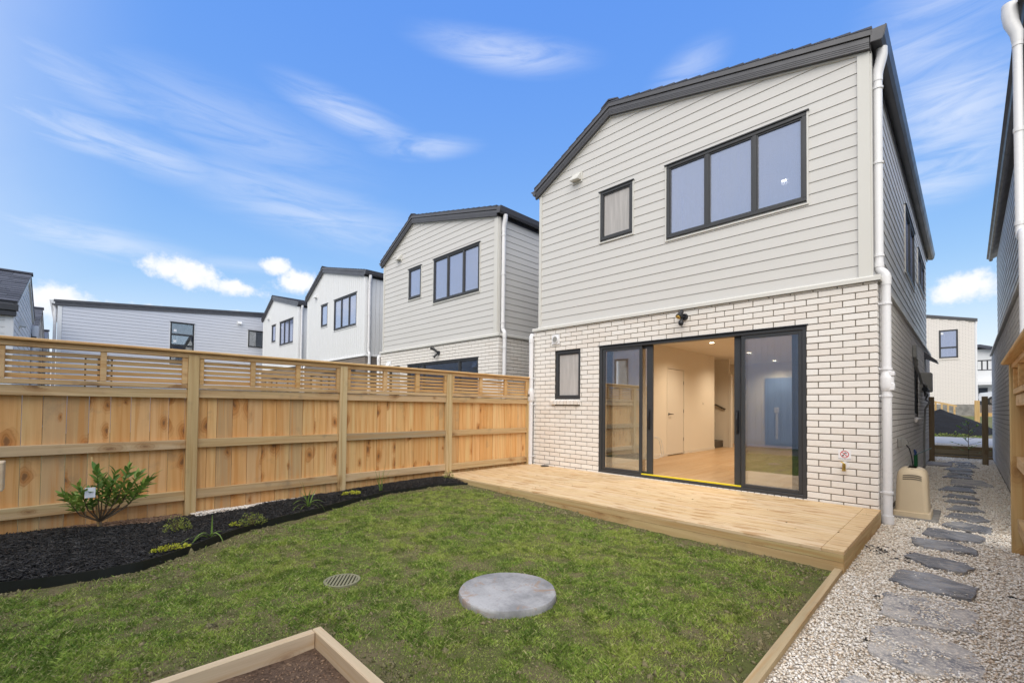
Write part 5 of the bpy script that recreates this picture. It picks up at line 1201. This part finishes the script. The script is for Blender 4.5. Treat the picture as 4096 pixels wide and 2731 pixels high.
gx, gy, gr_ = GRT; GT = empty('drain_grate', (gx, gy, -.2)); tag(GT, 'small round slotted drain grate set in the lawn left of the concrete lid', 'drain grate')
zg_ = -.172; mb = MB(); vs = []; fs = []
for r_, z_ in ((gr_, -.21), (gr_, zg_), (gr_-.016, zg_), (gr_-.016, -.2)):
    vs += [(gx+r_*math.cos(2*math.pi*j/40), gy+r_*math.sin(2*math.pi*j/40), z_) for j in range(40)]
for k in range(3): fs += [(k*40+j, k*40+(j+1) % 40, (k+1)*40+(j+1) % 40, (k+1)*40+j) for j in range(40)]
mb.add(vs, fs); mb.build('rim', 'grate', GT)
dv = Vector((-.129, .095, 0)).normalized(); pv = Vector((-dv.y, dv.x, 0))
for k in range(-4, 5):
    o_ = k*.0232; hl = math.sqrt(max(0, (gr_-.014)**2-o_**2)); c_ = Vector((gx, gy, 0))+pv*o_; w_ = .0065; p0, p1 = c_-dv*hl, c_+dv*hl
    MB().hexa([(p0.x-pv.x*w_, p0.y-pv.y*w_, -.19), (p0.x+pv.x*w_, p0.y+pv.y*w_, -.19), (p1.x+pv.x*w_, p1.y+pv.y*w_, -.19), (p1.x-pv.x*w_, p1.y-pv.y*w_, -.19),
               (p0.x-pv.x*w_, p0.y-pv.y*w_, zg_-.001), (p0.x+pv.x*w_, p0.y+pv.y*w_, zg_-.001), (p1.x+pv.x*w_, p1.y+pv.y*w_, zg_-.001), (p1.x-pv.x*w_, p1.y-pv.y*w_, zg_-.001)]).build('bar', 'grate', GT)
mb = MB(); mb.tube([(gx, gy, -.196), (gx, gy, -.194)], gr_-.01, 30); mb.build('sump', 'black', GT)

# ------------------------------------------------------------------ slate stepping stones
ST = [([(.27, -3.9), (.30, -3.72), (.45, -3.66), (.70, -3.75), (.72, -3.95)], 1, 'slate slab just showing at the bottom edge of the gravel path'),
 ([(0.314, -3.386), (0.31, -3.038), (0.513, -2.866), (0.745, -3.069), (0.736, -3.363), (0.496, -3.487)], 1, 'largest slate slab, dusted with chips, at the bottom of the path'),
 ([(0.311, -2.782), (0.281, -2.342), (0.631, -2.232), (0.725, -2.354), (0.736, -2.712), (0.451, -2.822)], 1, 'broad pale slate slab half covered by chips, second up from the bottom'),
 ([(0.292, -2.031), (0.31, -1.694), (0.522, -1.675), (0.742, -1.817), (0.708, -2.108), (0.392, -2.128)], 0, 'slate slab beside the deck corner with brown patches'),
 ([(0.301, -1.236), (0.352, -1.093), (0.684, -1.119), (0.72, -1.25), (0.667, -1.451), (0.471, -1.455)], 0, 'pointed slate slab beside the dark mulch crumbs'),
 ([(0.313, -0.694), (0.31, -0.443), (0.596, -0.385), (0.749, -0.601), (0.74, -0.75), (0.425, -0.795)], 0, 'dark wet slate slab with rounded right end'),
 ([(0.353, -0.148), (0.389, 0.177), (0.714, 0.18), (0.807, 0.056), (0.782, -0.194), (0.473, -0.278)], 0, 'long blue grey slate slab level with the downpipe foot'),
 ([(0.472, 0.458), (0.56, .72), (0.638, 0.80), (0.877, 0.639), (0.839, 0.33), (0.567, 0.335)], 0, 'slate slab beside the corner of the gas cover paver'),
 ([(.50, 1.05), (.56, 1.36), (.78, 1.40), (.87, 1.1), (.74, .90)], 0, 'slate slab right of the front of the beige cover'),
 ([(.50, 1.62), (.58, 1.98), (.76, 2.0), (.83, 1.72), (.66, 1.55)], 0, 'thin slate slab right of the back of the beige cover'),
 ([(.47, 2.25), (.52, 2.50), (.76, 2.52), (.80, 2.3)], 0, 'slate slab just past the beige cover'),
 ([(.44, 2.75), (.50, 3.08), (.74, 3.1), (.80, 2.8)], 0, 'second slate slab past the beige cover'),
 ([(.36, 3.45), (.44, 4.02), (.70, 4.05), (.78, 3.55)], 0, 'wide slate slab just before the brown flat paver'),
 ([(.48, 4.38), (.48, 5.28), (.86, 5.34), (1.0, 4.5)], 0, 'large flat brown paver halfway down the passage'),
 ([(.52, 4.16), (.55, 4.30), (.80, 4.28), (.84, 4.18)], 0, 'narrow slate slab touching the near edge of the brown flat paver'),
 ([(.38, 5.98), (.44, 6.12), (.70, 6.12), (.74, 6.0)], 0, 'thin slate strip between the slabs beside the window sill'),
 ([(.40, 6.82), (.44, 6.93), (.74, 6.92), (.78, 6.84)], 0, 'thin slate strip under the meter box'),
 ([(.46, 8.42), (.50, 8.72), (.78, 8.70), (.82, 8.45)], 0, 'slate slab just before the two dark posts'),
 ([(.34, 5.45), (.42, 5.85), (.70, 5.85), (.76, 5.5)], 0, 'slate slab just past the brown flat paver'),
 ([(.40, 6.25), (.46, 6.70), (.72, 6.72), (.76, 6.3)], 0, 'slate slab level with the grey meter box'),
 ([(.33, 7.0), (.42, 7.65), (.70, 7.65), (.76, 7.1)], 0, 'slate slab just before the flat concrete paver'),
 ([(.50, 7.9), (.54, 8.25), (.80, 8.2), (.86, 7.95)], 0, 'slate slab beside the flat concrete paver'),
 ([(.34, 8.95), (.40, 9.35), (.72, 9.35), (.76, 9.0)], 0, 'farthest slate slab between the two dark posts')]
for k, (poly, dusty, lab) in enumerate(ST):
    # roughen the outline
    pts = []
    for i in range(len(poly)):
        p, q_ = Vector(poly[i]), Vector(poly[(i+1) % len(poly)]); L_ = (q_-p).length; nn = max(1, int(L_/.045))
        for j in range(nn): t = j/nn+rnd.uniform(-.2, .2)/nn; v_ = p.lerp(q_, t); pts.append((v_.x+rnd.uniform(-.015, .015), v_.y+rnd.uniform(-.017, .017)))
    cx_, cy_ = sum(p[0] for p in pts)/len(pts), sum(p[1] for p in pts)/len(pts); n_ = len(pts); vs = []; fs = []
    zt_ = -.184 if dusty else -.176
    for s_, z_ in ((1.01, -.215), (1.0, zt_-.003), (.985, zt_), (.72, zt_+.001), (.4, zt_+.002)):
        for p in pts: vs.append((cx_+(p[0]-cx_)*s_, cy_+(p[1]-cy_)*s_, z_+(rnd.uniform(-.003, .003) if z_ > -.2 else 0)))
    for r_ in range(4): fs += [(r_*n_+i, r_*n_+(i+1) % n_, (r_+1)*n_+(i+1) % n_, (r_+1)*n_+i) for i in range(n_)]
    vs.append((cx_, cy_, zt_+.002)); fs += [(4*n_+i, 4*n_+(i+1) % n_, len(vs)-1) for i in range(n_)]
    o = MB().add(vs, fs).build('stepping_stone', 'slate_dust' if dusty or 'brown flat' in lab and 'large' in lab or 'large flat' in lab else 'slate'); tag(o, lab, 'stepping stone', 'slate stepping stones along the gravel path')
    m_ = 1000 if dusty else 40
    if k < 13:
        a_ = nr.uniform(0, 2*np.pi, m_); r_ = np.sqrt(nr.rand(m_)); xx_ = cx_+np.cos(a_)*r_*.24; yy_ = cy_+np.sin(a_)*r_*.31; xr_ = (vn2.fbm(xx_, yy_, 9, 3) > (.43 if dusty else .5)); chips('gravel', xx_[xr_], yy_[xr_], np.full(xr_.sum(), zt_+.004), nr.uniform(.008, .018, xr_.sum()), 'chip', .5, 1.5)

# ------------------------------------------------------------------ gas bottle cover
GC = empty('gas_bottle_cover', (.21, .85, -.19)); tag(GC, 'beige moulded plastic gas bottle cover beside the downpipe on the gravel path', 'gas cover')
def rsec(x0, x1, y0, y1, r_, z_, n=6):
    out = []
    for cx_, cy_, a0 in ((x1-r_, y1-r_, 0), (x0+r_, y1-r_, 90), (x0+r_, y0+r_, 180), (x1-r_, y0+r_, 270)):
        for k in range(n+1): a_ = R(a0+90*k/n); out.append((cx_+r_*math.cos(a_), cy_+r_*math.sin(a_), z_))
    return out
gx0, gx1, gy0_, gy1_ = .075, .375, .66, 1.10; secs = []
for z_, ins, r_ in ((-.125, .0, .05), (.20, .012, .055), (.28, .016, .06), (.33, .026, .07), (.362, .045, .085), (.378, .07, .09), (.384, .10, .09)):
    secs.append(rsec(gx0+ins, gx1-ins, gy0_+ins, gy1_-ins, r_, z_))
mb = MB(); n_ = len(secs[0]); mb.add([p for s_ in secs for p in s_], [(k*n_+i, k*n_+(i+1) % n_, (k+1)*n_+(i+1) % n_, (k+1)*n_+i) for k in range(len(secs)-1) for i in range(n_)]+[tuple((len(secs)-1)*n_+i for i in range(n_))])
CV = shade(mb.build('cover_shell', 'beige', GC, smooth=True))
mb = MB(); s0 = rsec(gx0-.02, gx1+.02, gy0_-.02, gy1_+.02, .03, -.185); s1 = rsec(gx0-.016, gx1+.016, gy0_-.016, gy1_+.016, .03, -.125); s2 = rsec(gx0+.004, gx1-.004, gy0_+.004, gy1_-.004, .05, -.118)
mb.add(s0+s1+s2, [(k*n_+i, k*n_+(i+1) % n_, (k+1)*n_+(i+1) % n_, (k+1)*n_+i) for k in range(2) for i in range(n_)]+[tuple(2*n_+i for i in range(n_))]); mb.build('cover_base', 'beige', GC)
for k in range(3):
    z_ = .295-.022*k; mb = MB(); mb.tube([(gx0+.075+.165*t/8, gy0_+.0165-.0035-.001*k, z_+.012*math.sin(math.pi*t/8)) for t in range(9)], .0035, 6); mb.build('vent_slot', 'black', CV)
tag(MB().bbox(.02, .452, .60, 1.42, -.215, -.178, .006).build('paver', 'plinth'), 'square concrete paver under the beige gas cover', 'paver')
tag(MB().bbox(-.03, .43, 7.75, 8.62, -.215, -.16, .006).build('paver', 'concrete'), 'flat grey concrete paver by the wall before the left dark post', 'paver')
# hose and lead
mb = MB(); mb.tube([(.08, 3.75, -.18), (.08, 3.75, .0), (.075, 3.75, .33)], .026, 8); hs = mb.build('hose', 'green_hose'); tag(hs, 'green garden hose rising beside the brick wall behind the beige cover', 'hose')
hs2 = MB().tube([(.08, 3.76, .33), (.12, 4.4, .33), (.20, 5.4, .35)], .007, 6).build('hose_arm', 'green_hose', hs)
MB().tube([(.07, 3.72, .32), (.075, 3.74, .37), (.06, 3.76, .41)], [.012, .022, .012], 8).build('blue_wrap', 'blue_tape', hs)
mb = MB(); mb.tube([(.09, 1.93, .585), (.125, 1.90, .54), (.15, 1.86, .44), (.17, 1.80, .30), (.18, 1.7, .05), (.18, 1.7, -.17)], .008, 6); tag(mb.build('power_lead', 'black'), 'black power lead hanging from the outlet behind the beige cover', 'power lead')
# sign
SG = empty('sign', (-.30, -.006, .54)); tag(SG, 'small white sign with a red no drinking symbol above the brass tap', 'sign')
PF0.box(MB(), -.362, -.242, .490, .594, .001, .004).build('plate', 'signwhite', SG)
def ringm(cx_, cz_, r0_, r1_, d_, mat, nm, n=40):
    mb = MB(); vs = [PF0(cx_+r_*math.cos(2*math.pi*i/n), cz_+r_*math.sin(2*math.pi*i/n), d_) for r_ in (r0_, r1_) for i in range(n)]; mb.add(vs, [(i, (i+1) % n, n+(i+1) % n, n+i) for i in range(n)]); return mb.build(nm, mat, SG)
sx_, sz_ = -.302, .551
ringm(sx_, sz_, .034, .041, .0052, 'red', 'symbol_ring')
mb = MB(); a_ = R(-42); c_, s_ = math.cos(a_), math.sin(a_); w_ = .0038; P4_ = [(sx_+u*c_-v_*s_, sz_+u*s_+v_*c_) for u, v_ in ((-.035, -w_), (.035, -w_), (.035, w_), (-.035, w_))]; mb.add([PF0(*p, .0058) for p in P4_], [(0, 1, 2, 3)]); mb.build('symbol_bar', 'red', SG)
mb = MB()
def q2(pts): mb.add([PF0(sx_+a_, sz_+b_, .0046) for a_, b_ in pts], [tuple(range(len(pts)))])
q2([(-.004, .008), (.018, .008), (.018, .013), (-.004, .014)]); q2([(.003, .013), (.010, .013), (.009, .021), (.005, .021)]); q2([(-.001, .020), (.013, .020), (.013, .023), (-.001, .023)]); q2([(.016, .004), (.021, .004), (.021, .017), (.016, .017)]); q2([(-.008, .006), (-.003, .006), (-.003, .014), (-.008, .012)])
q2([(-.024, -.008), (-.008, -.008), (-.010, -.024), (-.022, -.024)]); q2([(-.012, -.004), (-.007, -.001), (-.005, -.012), (-.010, -.014)])
mb.build('tap_pictogram', 'black', SG, recalc=False)
tx = bpy.data.curves.new('sign_text', 'FONT'); tx.body = 'NON-POTABLE WATER'; tx.size = .0115; tx.align_x = 'CENTER'; tx.align_y = 'CENTER'
to = bpy.data.objects.new('sign_text', tx); COL.objects.link(to); to.parent = SG; to.location = Vector((sx_, -.0048, .4985))-WL[SG.name]; to.rotation_euler = (R(90), 0, 0); tx.materials.append(MT['black'])
bpy.context.view_layer.update(); me = bpy.data.meshes.new_from_object(to.evaluated_get(bpy.context.evaluated_depsgraph_get())); lo_, ro_ = to.location.copy(), to.rotation_euler.copy(); bpy.data.objects.remove(to)
to = bpy.data.objects.new('sign_text', me); COL.objects.link(to); to.parent = SG; to.location = lo_; to.rotation_euler = ro_

# ------------------------------------------------------------------ passage end: posts, sleepers, mound, fence
tag(MB().bbox(-.005, .10, 9.16, 9.26, -.3, 1.42, .006).build('timber_post', 'dark_timber'), 'dark square timber post at the end of the passage, against the house wall', 'post')
tag(MB().bbox(.925, 1.03, 9.0, 9.10, -.3, 1.42, .006).build('timber_post', 'dark_timber'), 'dark square timber post at the end of the passage, right of the young shrub', 'post')
for z0, z1, y, lab in ((-.19, -.135, 10.75, 'low timber sleeper lying at the end of the gravel'), (-.13, .0, 11.02, 'lower sleeper of the low retaining wall behind the young shrub'), (.002, .11, 11.03, 'upper sleeper of the low retaining wall behind the young shrub')):
    tag(MB().bbox(-.3, 1.6, y, y+.14, z0, z1, .008).build('sleeper', 'sleeper'), lab, 'sleeper')
def mz(X, Y):
    t = np.hypot((X+.15)/1.9, (Y-20.6)/2.7); return .06+np.clip(1-t, 0, 1)**.75*(1.02+.25*vn.fbm(X, Y, 1.2, 3)-.1)+.05*vn2.fbm(X, Y, 5, 3)*(t < 1)-.3*(t > .99)
o = grid('mulch_heap', np.linspace(-2.2, 1.9, 90), np.linspace(17.6, 23.4, 90), mz, 'mulch_bed', None); tag(o, 'big heap of black mulch beyond the road at the end of the passage', 'mulch heap')
RF = empty('rail_fence', (-.1, 24, .6)); tag(RF, 'fresh pine rail fence stepping down behind the left of the mulch heap', 'fence')
for i in range(6): MB().bbox(-.9+i*.22, -.83+i*.22, 24+i*.05, 24.08+i*.05, .3, 1.66-i*.06, .004).build('post', 'new_pine', RF)
MB().hexa([(-.95, 24.0, 1.62), (.32, 24.3, 1.28), (.32, 24.4, 1.28), (-.95, 24.1, 1.62), (-.95, 24.0, 1.70), (.32, 24.3, 1.36), (.32, 24.4, 1.36), (-.95, 24.1, 1.70)]).build('rail', 'new_pine', RF)
tag(MB().bbox(.90, 1.07, 22.6, 22.75, .1, 1.56, .006).build('timber_post', 'new_pine'), 'fresh pale pine post at the right end of the mulch heap', 'post')
RW = empty('retaining_wall', (3, 34, 1)); tag(RW, 'dark block retaining wall below the parked silver car', 'wall')
for k in range(5): MB().bbox(1.15, 6.5, 30.5+k*.05, 30.9+k*.05, .55+k*.18, .725+k*.18, .01).build('block_course', 'brick_dark', RW)
tag(MB().bbox(1.12, 5.5, 29.6, 29.75, .5, 1.0, .006).build('timber_barrier', 'new_pine'), 'low pine barrier at the foot of the dark retaining wall', 'barrier')
MB().box(1.1, 9, 31.15, 44, .2, 1.44).build('driveway', 'road')['kind'] = 'structure'

# ------------------------------------------------------------------ foreground beam at the left edge
BM_ = empty('timber_rail', (-2.2, -6.9, -.2)); tag(BM_, 'sawn end of a pale timber rail poking in at the left edge', 'timber rail')
mb = MB(); mb.bbox(-2.075, -1.985, -7.2, -6.545, .697, .812, .003); mb.build('rail', 'edging_y', BM_); MB().bbox(-2.085, -1.985, -7.3, -7.2, -.3, .9, .004).build('post', 'post', BM_)

# ------------------------------------------------------------------ plants
def leaf_mesh(name, L, w, mat, fold=.25, droop=.15, n=6):
    vs = []; fs = []
    for i in range(n+1):
        t = i/n; ww = w*math.sin(math.pi*min(1, t*.96+.02))**.8*(1-.15*t)*.5; x = L*t; z = -droop*L*t*t
        vs += [(x, -ww, z+fold*ww), (x, 0, z), (x, ww, z+fold*ww)]
    for i in range(n): a_ = i*3; fs += [(a_, a_+3, a_+4, a_+1), (a_+1, a_+4, a_+5, a_+2)]
    me = bpy.data.meshes.new(name); me.from_pydata(vs, [], fs); me.materials.append(MT[mat]); me.shade_smooth(); return me
def add_leaf(me, p, dirn, parent, s=1.0, roll=0.0, nm='leaf'):
    dirn = Vector(dirn).normalized(); q_ = dirn.to_track_quat('X', 'Z'); o = bpy.data.objects.new(nm, me); COL.objects.link(o); o.parent = parent; o.location = Vector(p)-WL[parent.name]
    o.rotation_mode = 'QUATERNION'; from mathutils import Quaternion
    o.rotation_quaternion = q_ @ Quaternion((1, 0, 0), roll); o.scale = (s, s, s); WL[o.name] = Vector(p); return o
lm = [leaf_mesh('leaf', .085, .034, 'citrus', .3, .2), leaf_mesh('leaf', .075, .030, 'citrus', .5, .35), leaf_mesh('leaf', .095, .036, 'citrus', .2, .08)]
tb = Vector((-4.90, -6.13, -.11)); TR = empty('citrus_tree', tb); tag(TR, 'young citrus tree with glossy leaves and a white tag by the left of the fence', 'tree', None)
br = MB(); fork = tb+Vector((0.0, .0, .075)); br.tube([tb-Vector((0, 0, .05)), tb+Vector((0, .004, .03)), fork], [.012, .0105, .0095], 8)
ends = [(-6.17, .36), (-6.30, .25), (-6.40, .19), (-6.22, .17), (-6.04, .33), (-6.08, .22), (-5.93, .37), (-5.84, .30), (-5.74, .27), (-5.90, .19), (-6.0, .18), (-5.80, .20), (-6.33, .13), (-6.12, .29)]
twigs = []
for k, (y, z) in enumerate(ends):
    e = Vector((tb.x+rnd.uniform(-.17, .2), tb.y+(y-tb.y)*.92, z*1.12+.03)); mid = fork.lerp(e, .45)+Vector((rnd.uniform(-.02, .02), (e.y-fork.y)*.12, -.03)); br.tube([fork, fork.lerp(mid, .5)+Vector((0, 0, -.004)), mid, mid.lerp(e, .6)+Vector((0, 0, .012)), e], [.0075, .006, .0048, .0036, .002], 6); twigs.append((mid, e))
br.build('trunk', 'bark', TR, smooth=True)
for k, (mid, e) in enumerate(twigs):
    nl = 19
    for j in range(nl):
        t = .15+.85*j/(nl-1); p = mid.lerp(e, t); d_ = (e-mid).normalized(); a_ = j*2.4+k; u = d_.orthogonal().normalized(); w2 = d_.cross(u); side = u*math.cos(a_)+w2*math.sin(a_)
        dr = d_*(.35+.9*t**3)+side*(.95-.4*t)+Vector((0, 0, .30)); add_leaf(lm[(j+k) % 3], p, dr, TR, rnd.uniform(.8, 1.3), rnd.uniform(-.8, .8))
mb = MB(); mb.bbox(-4.765, -4.763, -6.245, -6.175, .21, .30, .0005); tgo = mb.build('plant_tag', 'tag', TR); tgo['label'] = 'white care tag'
mb = MB(); mb.tube([(-4.93, -6.14, -.12), (-4.99, -6.20, .55)], .008, 6); tag(mb.build('garden_stake', 'new_pine'), 'thin pale stake leaning up behind the citrus tree', 'stake')
def strap(base, specs, label, w=.015):
    root = empty('strap_leaf_plant', base); tag(root, label, 'plant', 'strap leaved plants in the mulch bed')
    for (ay, ax, L, bend) in specs:
        mb = MB(); vs = []; fs = []; p = Vector(base)+Vector((rnd.uniform(-.02, .02), rnd.uniform(-.02, .02), -.01)); d_ = Vector((ax, ay, 1.0)).normalized(); n = 9; side = Vector((0, 0, 1)).cross(d_); side = side.normalized() if side.length > .05 else Vector((0, 1, 0)); a_ = rnd.uniform(-.6, .6); side = (side*math.cos(a_)+d_.cross(side)*math.sin(a_)).normalized()
        for i in range(n+1):
            t = i/n; ww = w*(1-t**2.2)*.5+.0006; vs += [p-side*ww, p+Vector((0, 0, -.15*ww)), p+side*ww]; p = p+d_*(L/n); d_ = (d_+Vector((ax*.15, ay*.15, -bend))/n*2).normalized()
        for i in range(n): b_ = i*3; fs += [(b_, b_+3, b_+4, b_+1), (b_+1, b_+4, b_+5, b_+2)]
        mb.add(vs, fs).build('leaf', 'flax', root, smooth=True, recalc=False)
    return root
strap((-4.08, -5.43, -.13), [(0, .05, .20, 0), (-1.5, .6, .52, 1.5), (-1.2, .8, .46, 1.7), (-.9, -.3, .22, 1.8), (-.5, .3, .3, 1.9), (.4, .5, .24, 2.2), (.9, .3, .13, 3.4), (.6, 0, .12, 1.0), (-2.0, -.3, .22, 1.0)], 'sprawling strap leaved plant with one upright blade, next to the lime ground cover')
strap((-4.62, -4.38, -.10), [(-.35, .1, .36, .1), (-.15, .0, .30, .2), (.1, .1, .26, .4), (.25, -.1, .22, .5), (-.6, .3, .28, .9), (-.9, 0, .26, 1.6), (.7, .3, .26, 1.9), (.45, .4, .22, 1.0), (0, .2, .2, .3), (-.3, -.2, .2, .4), (.9, .6, .2, 1.4), (-1.2, .2, .22, 2.0)], 'arching strap leaved plant in the middle of the mulch bed')
strap((-4.82, -3.37, -.07), [(.1, .05, .42, .0), (-.25, .0, .34, .1), (.3, .1, .36, .4), (-.1, .1, .28, .1), (.15, -.1, .25, .1), (.02, .1, .32, .1), (-.3, .1, .22, .2), (.45, 0, .38, .3), (-.15, .1, .2, .1)], 'tall upright grassy strap leaved plant nearest the deck', .008)
def tuft(base, rx, ry, h, n, mat, label, nm='small_shrub', grp='small shrubs in the mulch bed', ls=.012):
    root = empty(nm, base); tag(root, label, 'shrub', grp); b_ = Vector(base)
    V = []; F = []
    st = MB()
    for k in range(14):
        a_ = rnd.uniform(0, 6.28); e = b_+Vector((math.cos(a_)*rx*rnd.uniform(.2, .8), math.sin(a_)*ry*rnd.uniform(.2, .8), h*rnd.uniform(.5, .95))); st.tube([b_, b_.lerp(e, .5)+Vector((0, 0, .01)), e], [.0022, .0018, .001], 4)
    st.build('stem', 'bark', root)
    for i in range(n):
        while True:
            u = Vector((rnd.uniform(-1, 1), rnd.uniform(-1, 1), rnd.uniform(0, 1)))
            if .25 < u.length < 1 and noise.noise(u*2.6+b_) > -.18: break
        p = b_+Vector((u.x*rx, u.y*ry, .008+u.z*h*(.85+.3*noise.noise(u*3)))); d_ = Vector((u.x+rnd.uniform(-.7, .7), u.y+rnd.uniform(-.7, .7), rnd.uniform(.0, 1.1))).normalized(); s_ = d_.orthogonal().normalized(); a_ = rnd.uniform(0, 6.28); s_ = s_*math.cos(a_)+d_.cross(s_)*math.sin(a_); L_ = ls*rnd.uniform(.7, 1.4); o_ = len(V)
        V += [tuple(p), tuple(p+d_*L_*.5+s_*L_*.28), tuple(p+d_*L_), tuple(p+d_*L_*.5-s_*L_*.28)]; F.append((o_, o_+1, o_+2, o_+3))
    o = npmesh('foliage', np.array(V)-np.array(b_), np.array(F), mat, None, 'stuff'); o.parent = root; o.location = (0, 0, 0); return root
tuft((-4.43, -5.62, -.13), .10, .11, .15, 520, 'shrub', 'rounded olive green shrub in front of the first fence post')
tuft((-4.24, -5.05, -.13), .12, .13, .12, 420, 'shrub', 'low yellow green shrub against the black edging')
tuft((-4.88, -2.20, -.05), .09, .08, .12, 240, 'shrub', 'tiny green shrub in the corner by the deck')
for b_, rx, ry, n_, lab in (((-3.84, -5.75, -.135), .06, .13, 260, 'lime ground cover sprig beside the black edging, left'), ((-4.86, -3.76, -.09), .09, .13, 260, 'lime ground cover patch below the second fence post'), ((-4.26, -5.20, -.12), .05, .05, 70, 'lime ground cover tuft touching the low yellow green shrub')):
    tuft(b_, rx, ry, .035, n_, 'lime', lab, 'ground_cover_plant', 'lime ground cover plants in the mulch bed', .017)
# young shrub at passage end
YP = empty('young_shrub', (.70, 10.4, -.19)); tag(YP, 'thin young shrub in front of the sleepers between the dark posts', 'shrub')
st = MB(); b_ = Vector((.70, 10.4, -.19)); st.tube([b_, b_+Vector((0, 0, .5)), b_+Vector((.01, 0, .98))], [.008, .006, .003], 6)
tw = []
for k in range(16):
    z_ = .12+.8*k/16; a_ = k*2.4; L_ = .36*(1-z_*.75)+.05; e = b_+Vector((math.cos(a_)*L_, math.sin(a_)*L_*.8, z_+.12)); st.tube([b_+Vector((0, 0, z_)), e], [.004, .002], 5); tw.append((b_+Vector((0, 0, z_)), e))
st.build('stem', 'bark', YP); ml = leaf_mesh('leaf', .065, .036, 'citrus', .25, .2, 4)
for k, (p, e) in enumerate(tw):
    for j in range(6): t = .35+.65*j/5; add_leaf(ml, p.lerp(e, t), (e-p).normalized()+Vector((rnd.uniform(-1, 1), rnd.uniform(-1, 1), rnd.uniform(-.2, .8))), YP, rnd.uniform(.7, 1.2), rnd.uniform(-1, 1))
# weeds at the foot of the heap
tuft((.35, 17.5, .09), .8, .25, .14, 300, 'shrub', 'strip of weeds along the foot of the black mulch heap', 'weeds', 'weeds', .05)

# ------------------------------------------------------------------ house behind the camera, mirrored in the glass doors
root = empty('house', (-4, -13, -.2)); tag(root, 'white vertically boarded house seen mirrored in the glass doors', 'house')
PBk = PL('B', (0, -10.9, 0)); wk = [(-10.4, -9.7, 1.9, 3.2), (1.0, 2.0, 1.0, 2.2)]
mb = MB()
for a0, a1, z0, z1 in cells(-12.2, 3.5, -.3, 4.9, wk): PBk.box(mb, a0, a1, z0, z1, -.15, -.01)
mb.build('wall', 'board_white', root)
clad_v(root, PBk, -12.2, 3.5, -.1, 4.85, wk, [], 'board_white', .20)
for w_ in wk: window(root, PBk, *w_, pane='glass', behind='darkroom', bd=-.3, scr=False)
MB().box(-12.4, 3.7, -17, -10.6, 4.9, 5.1).build('roof', 'roof_metal', root)
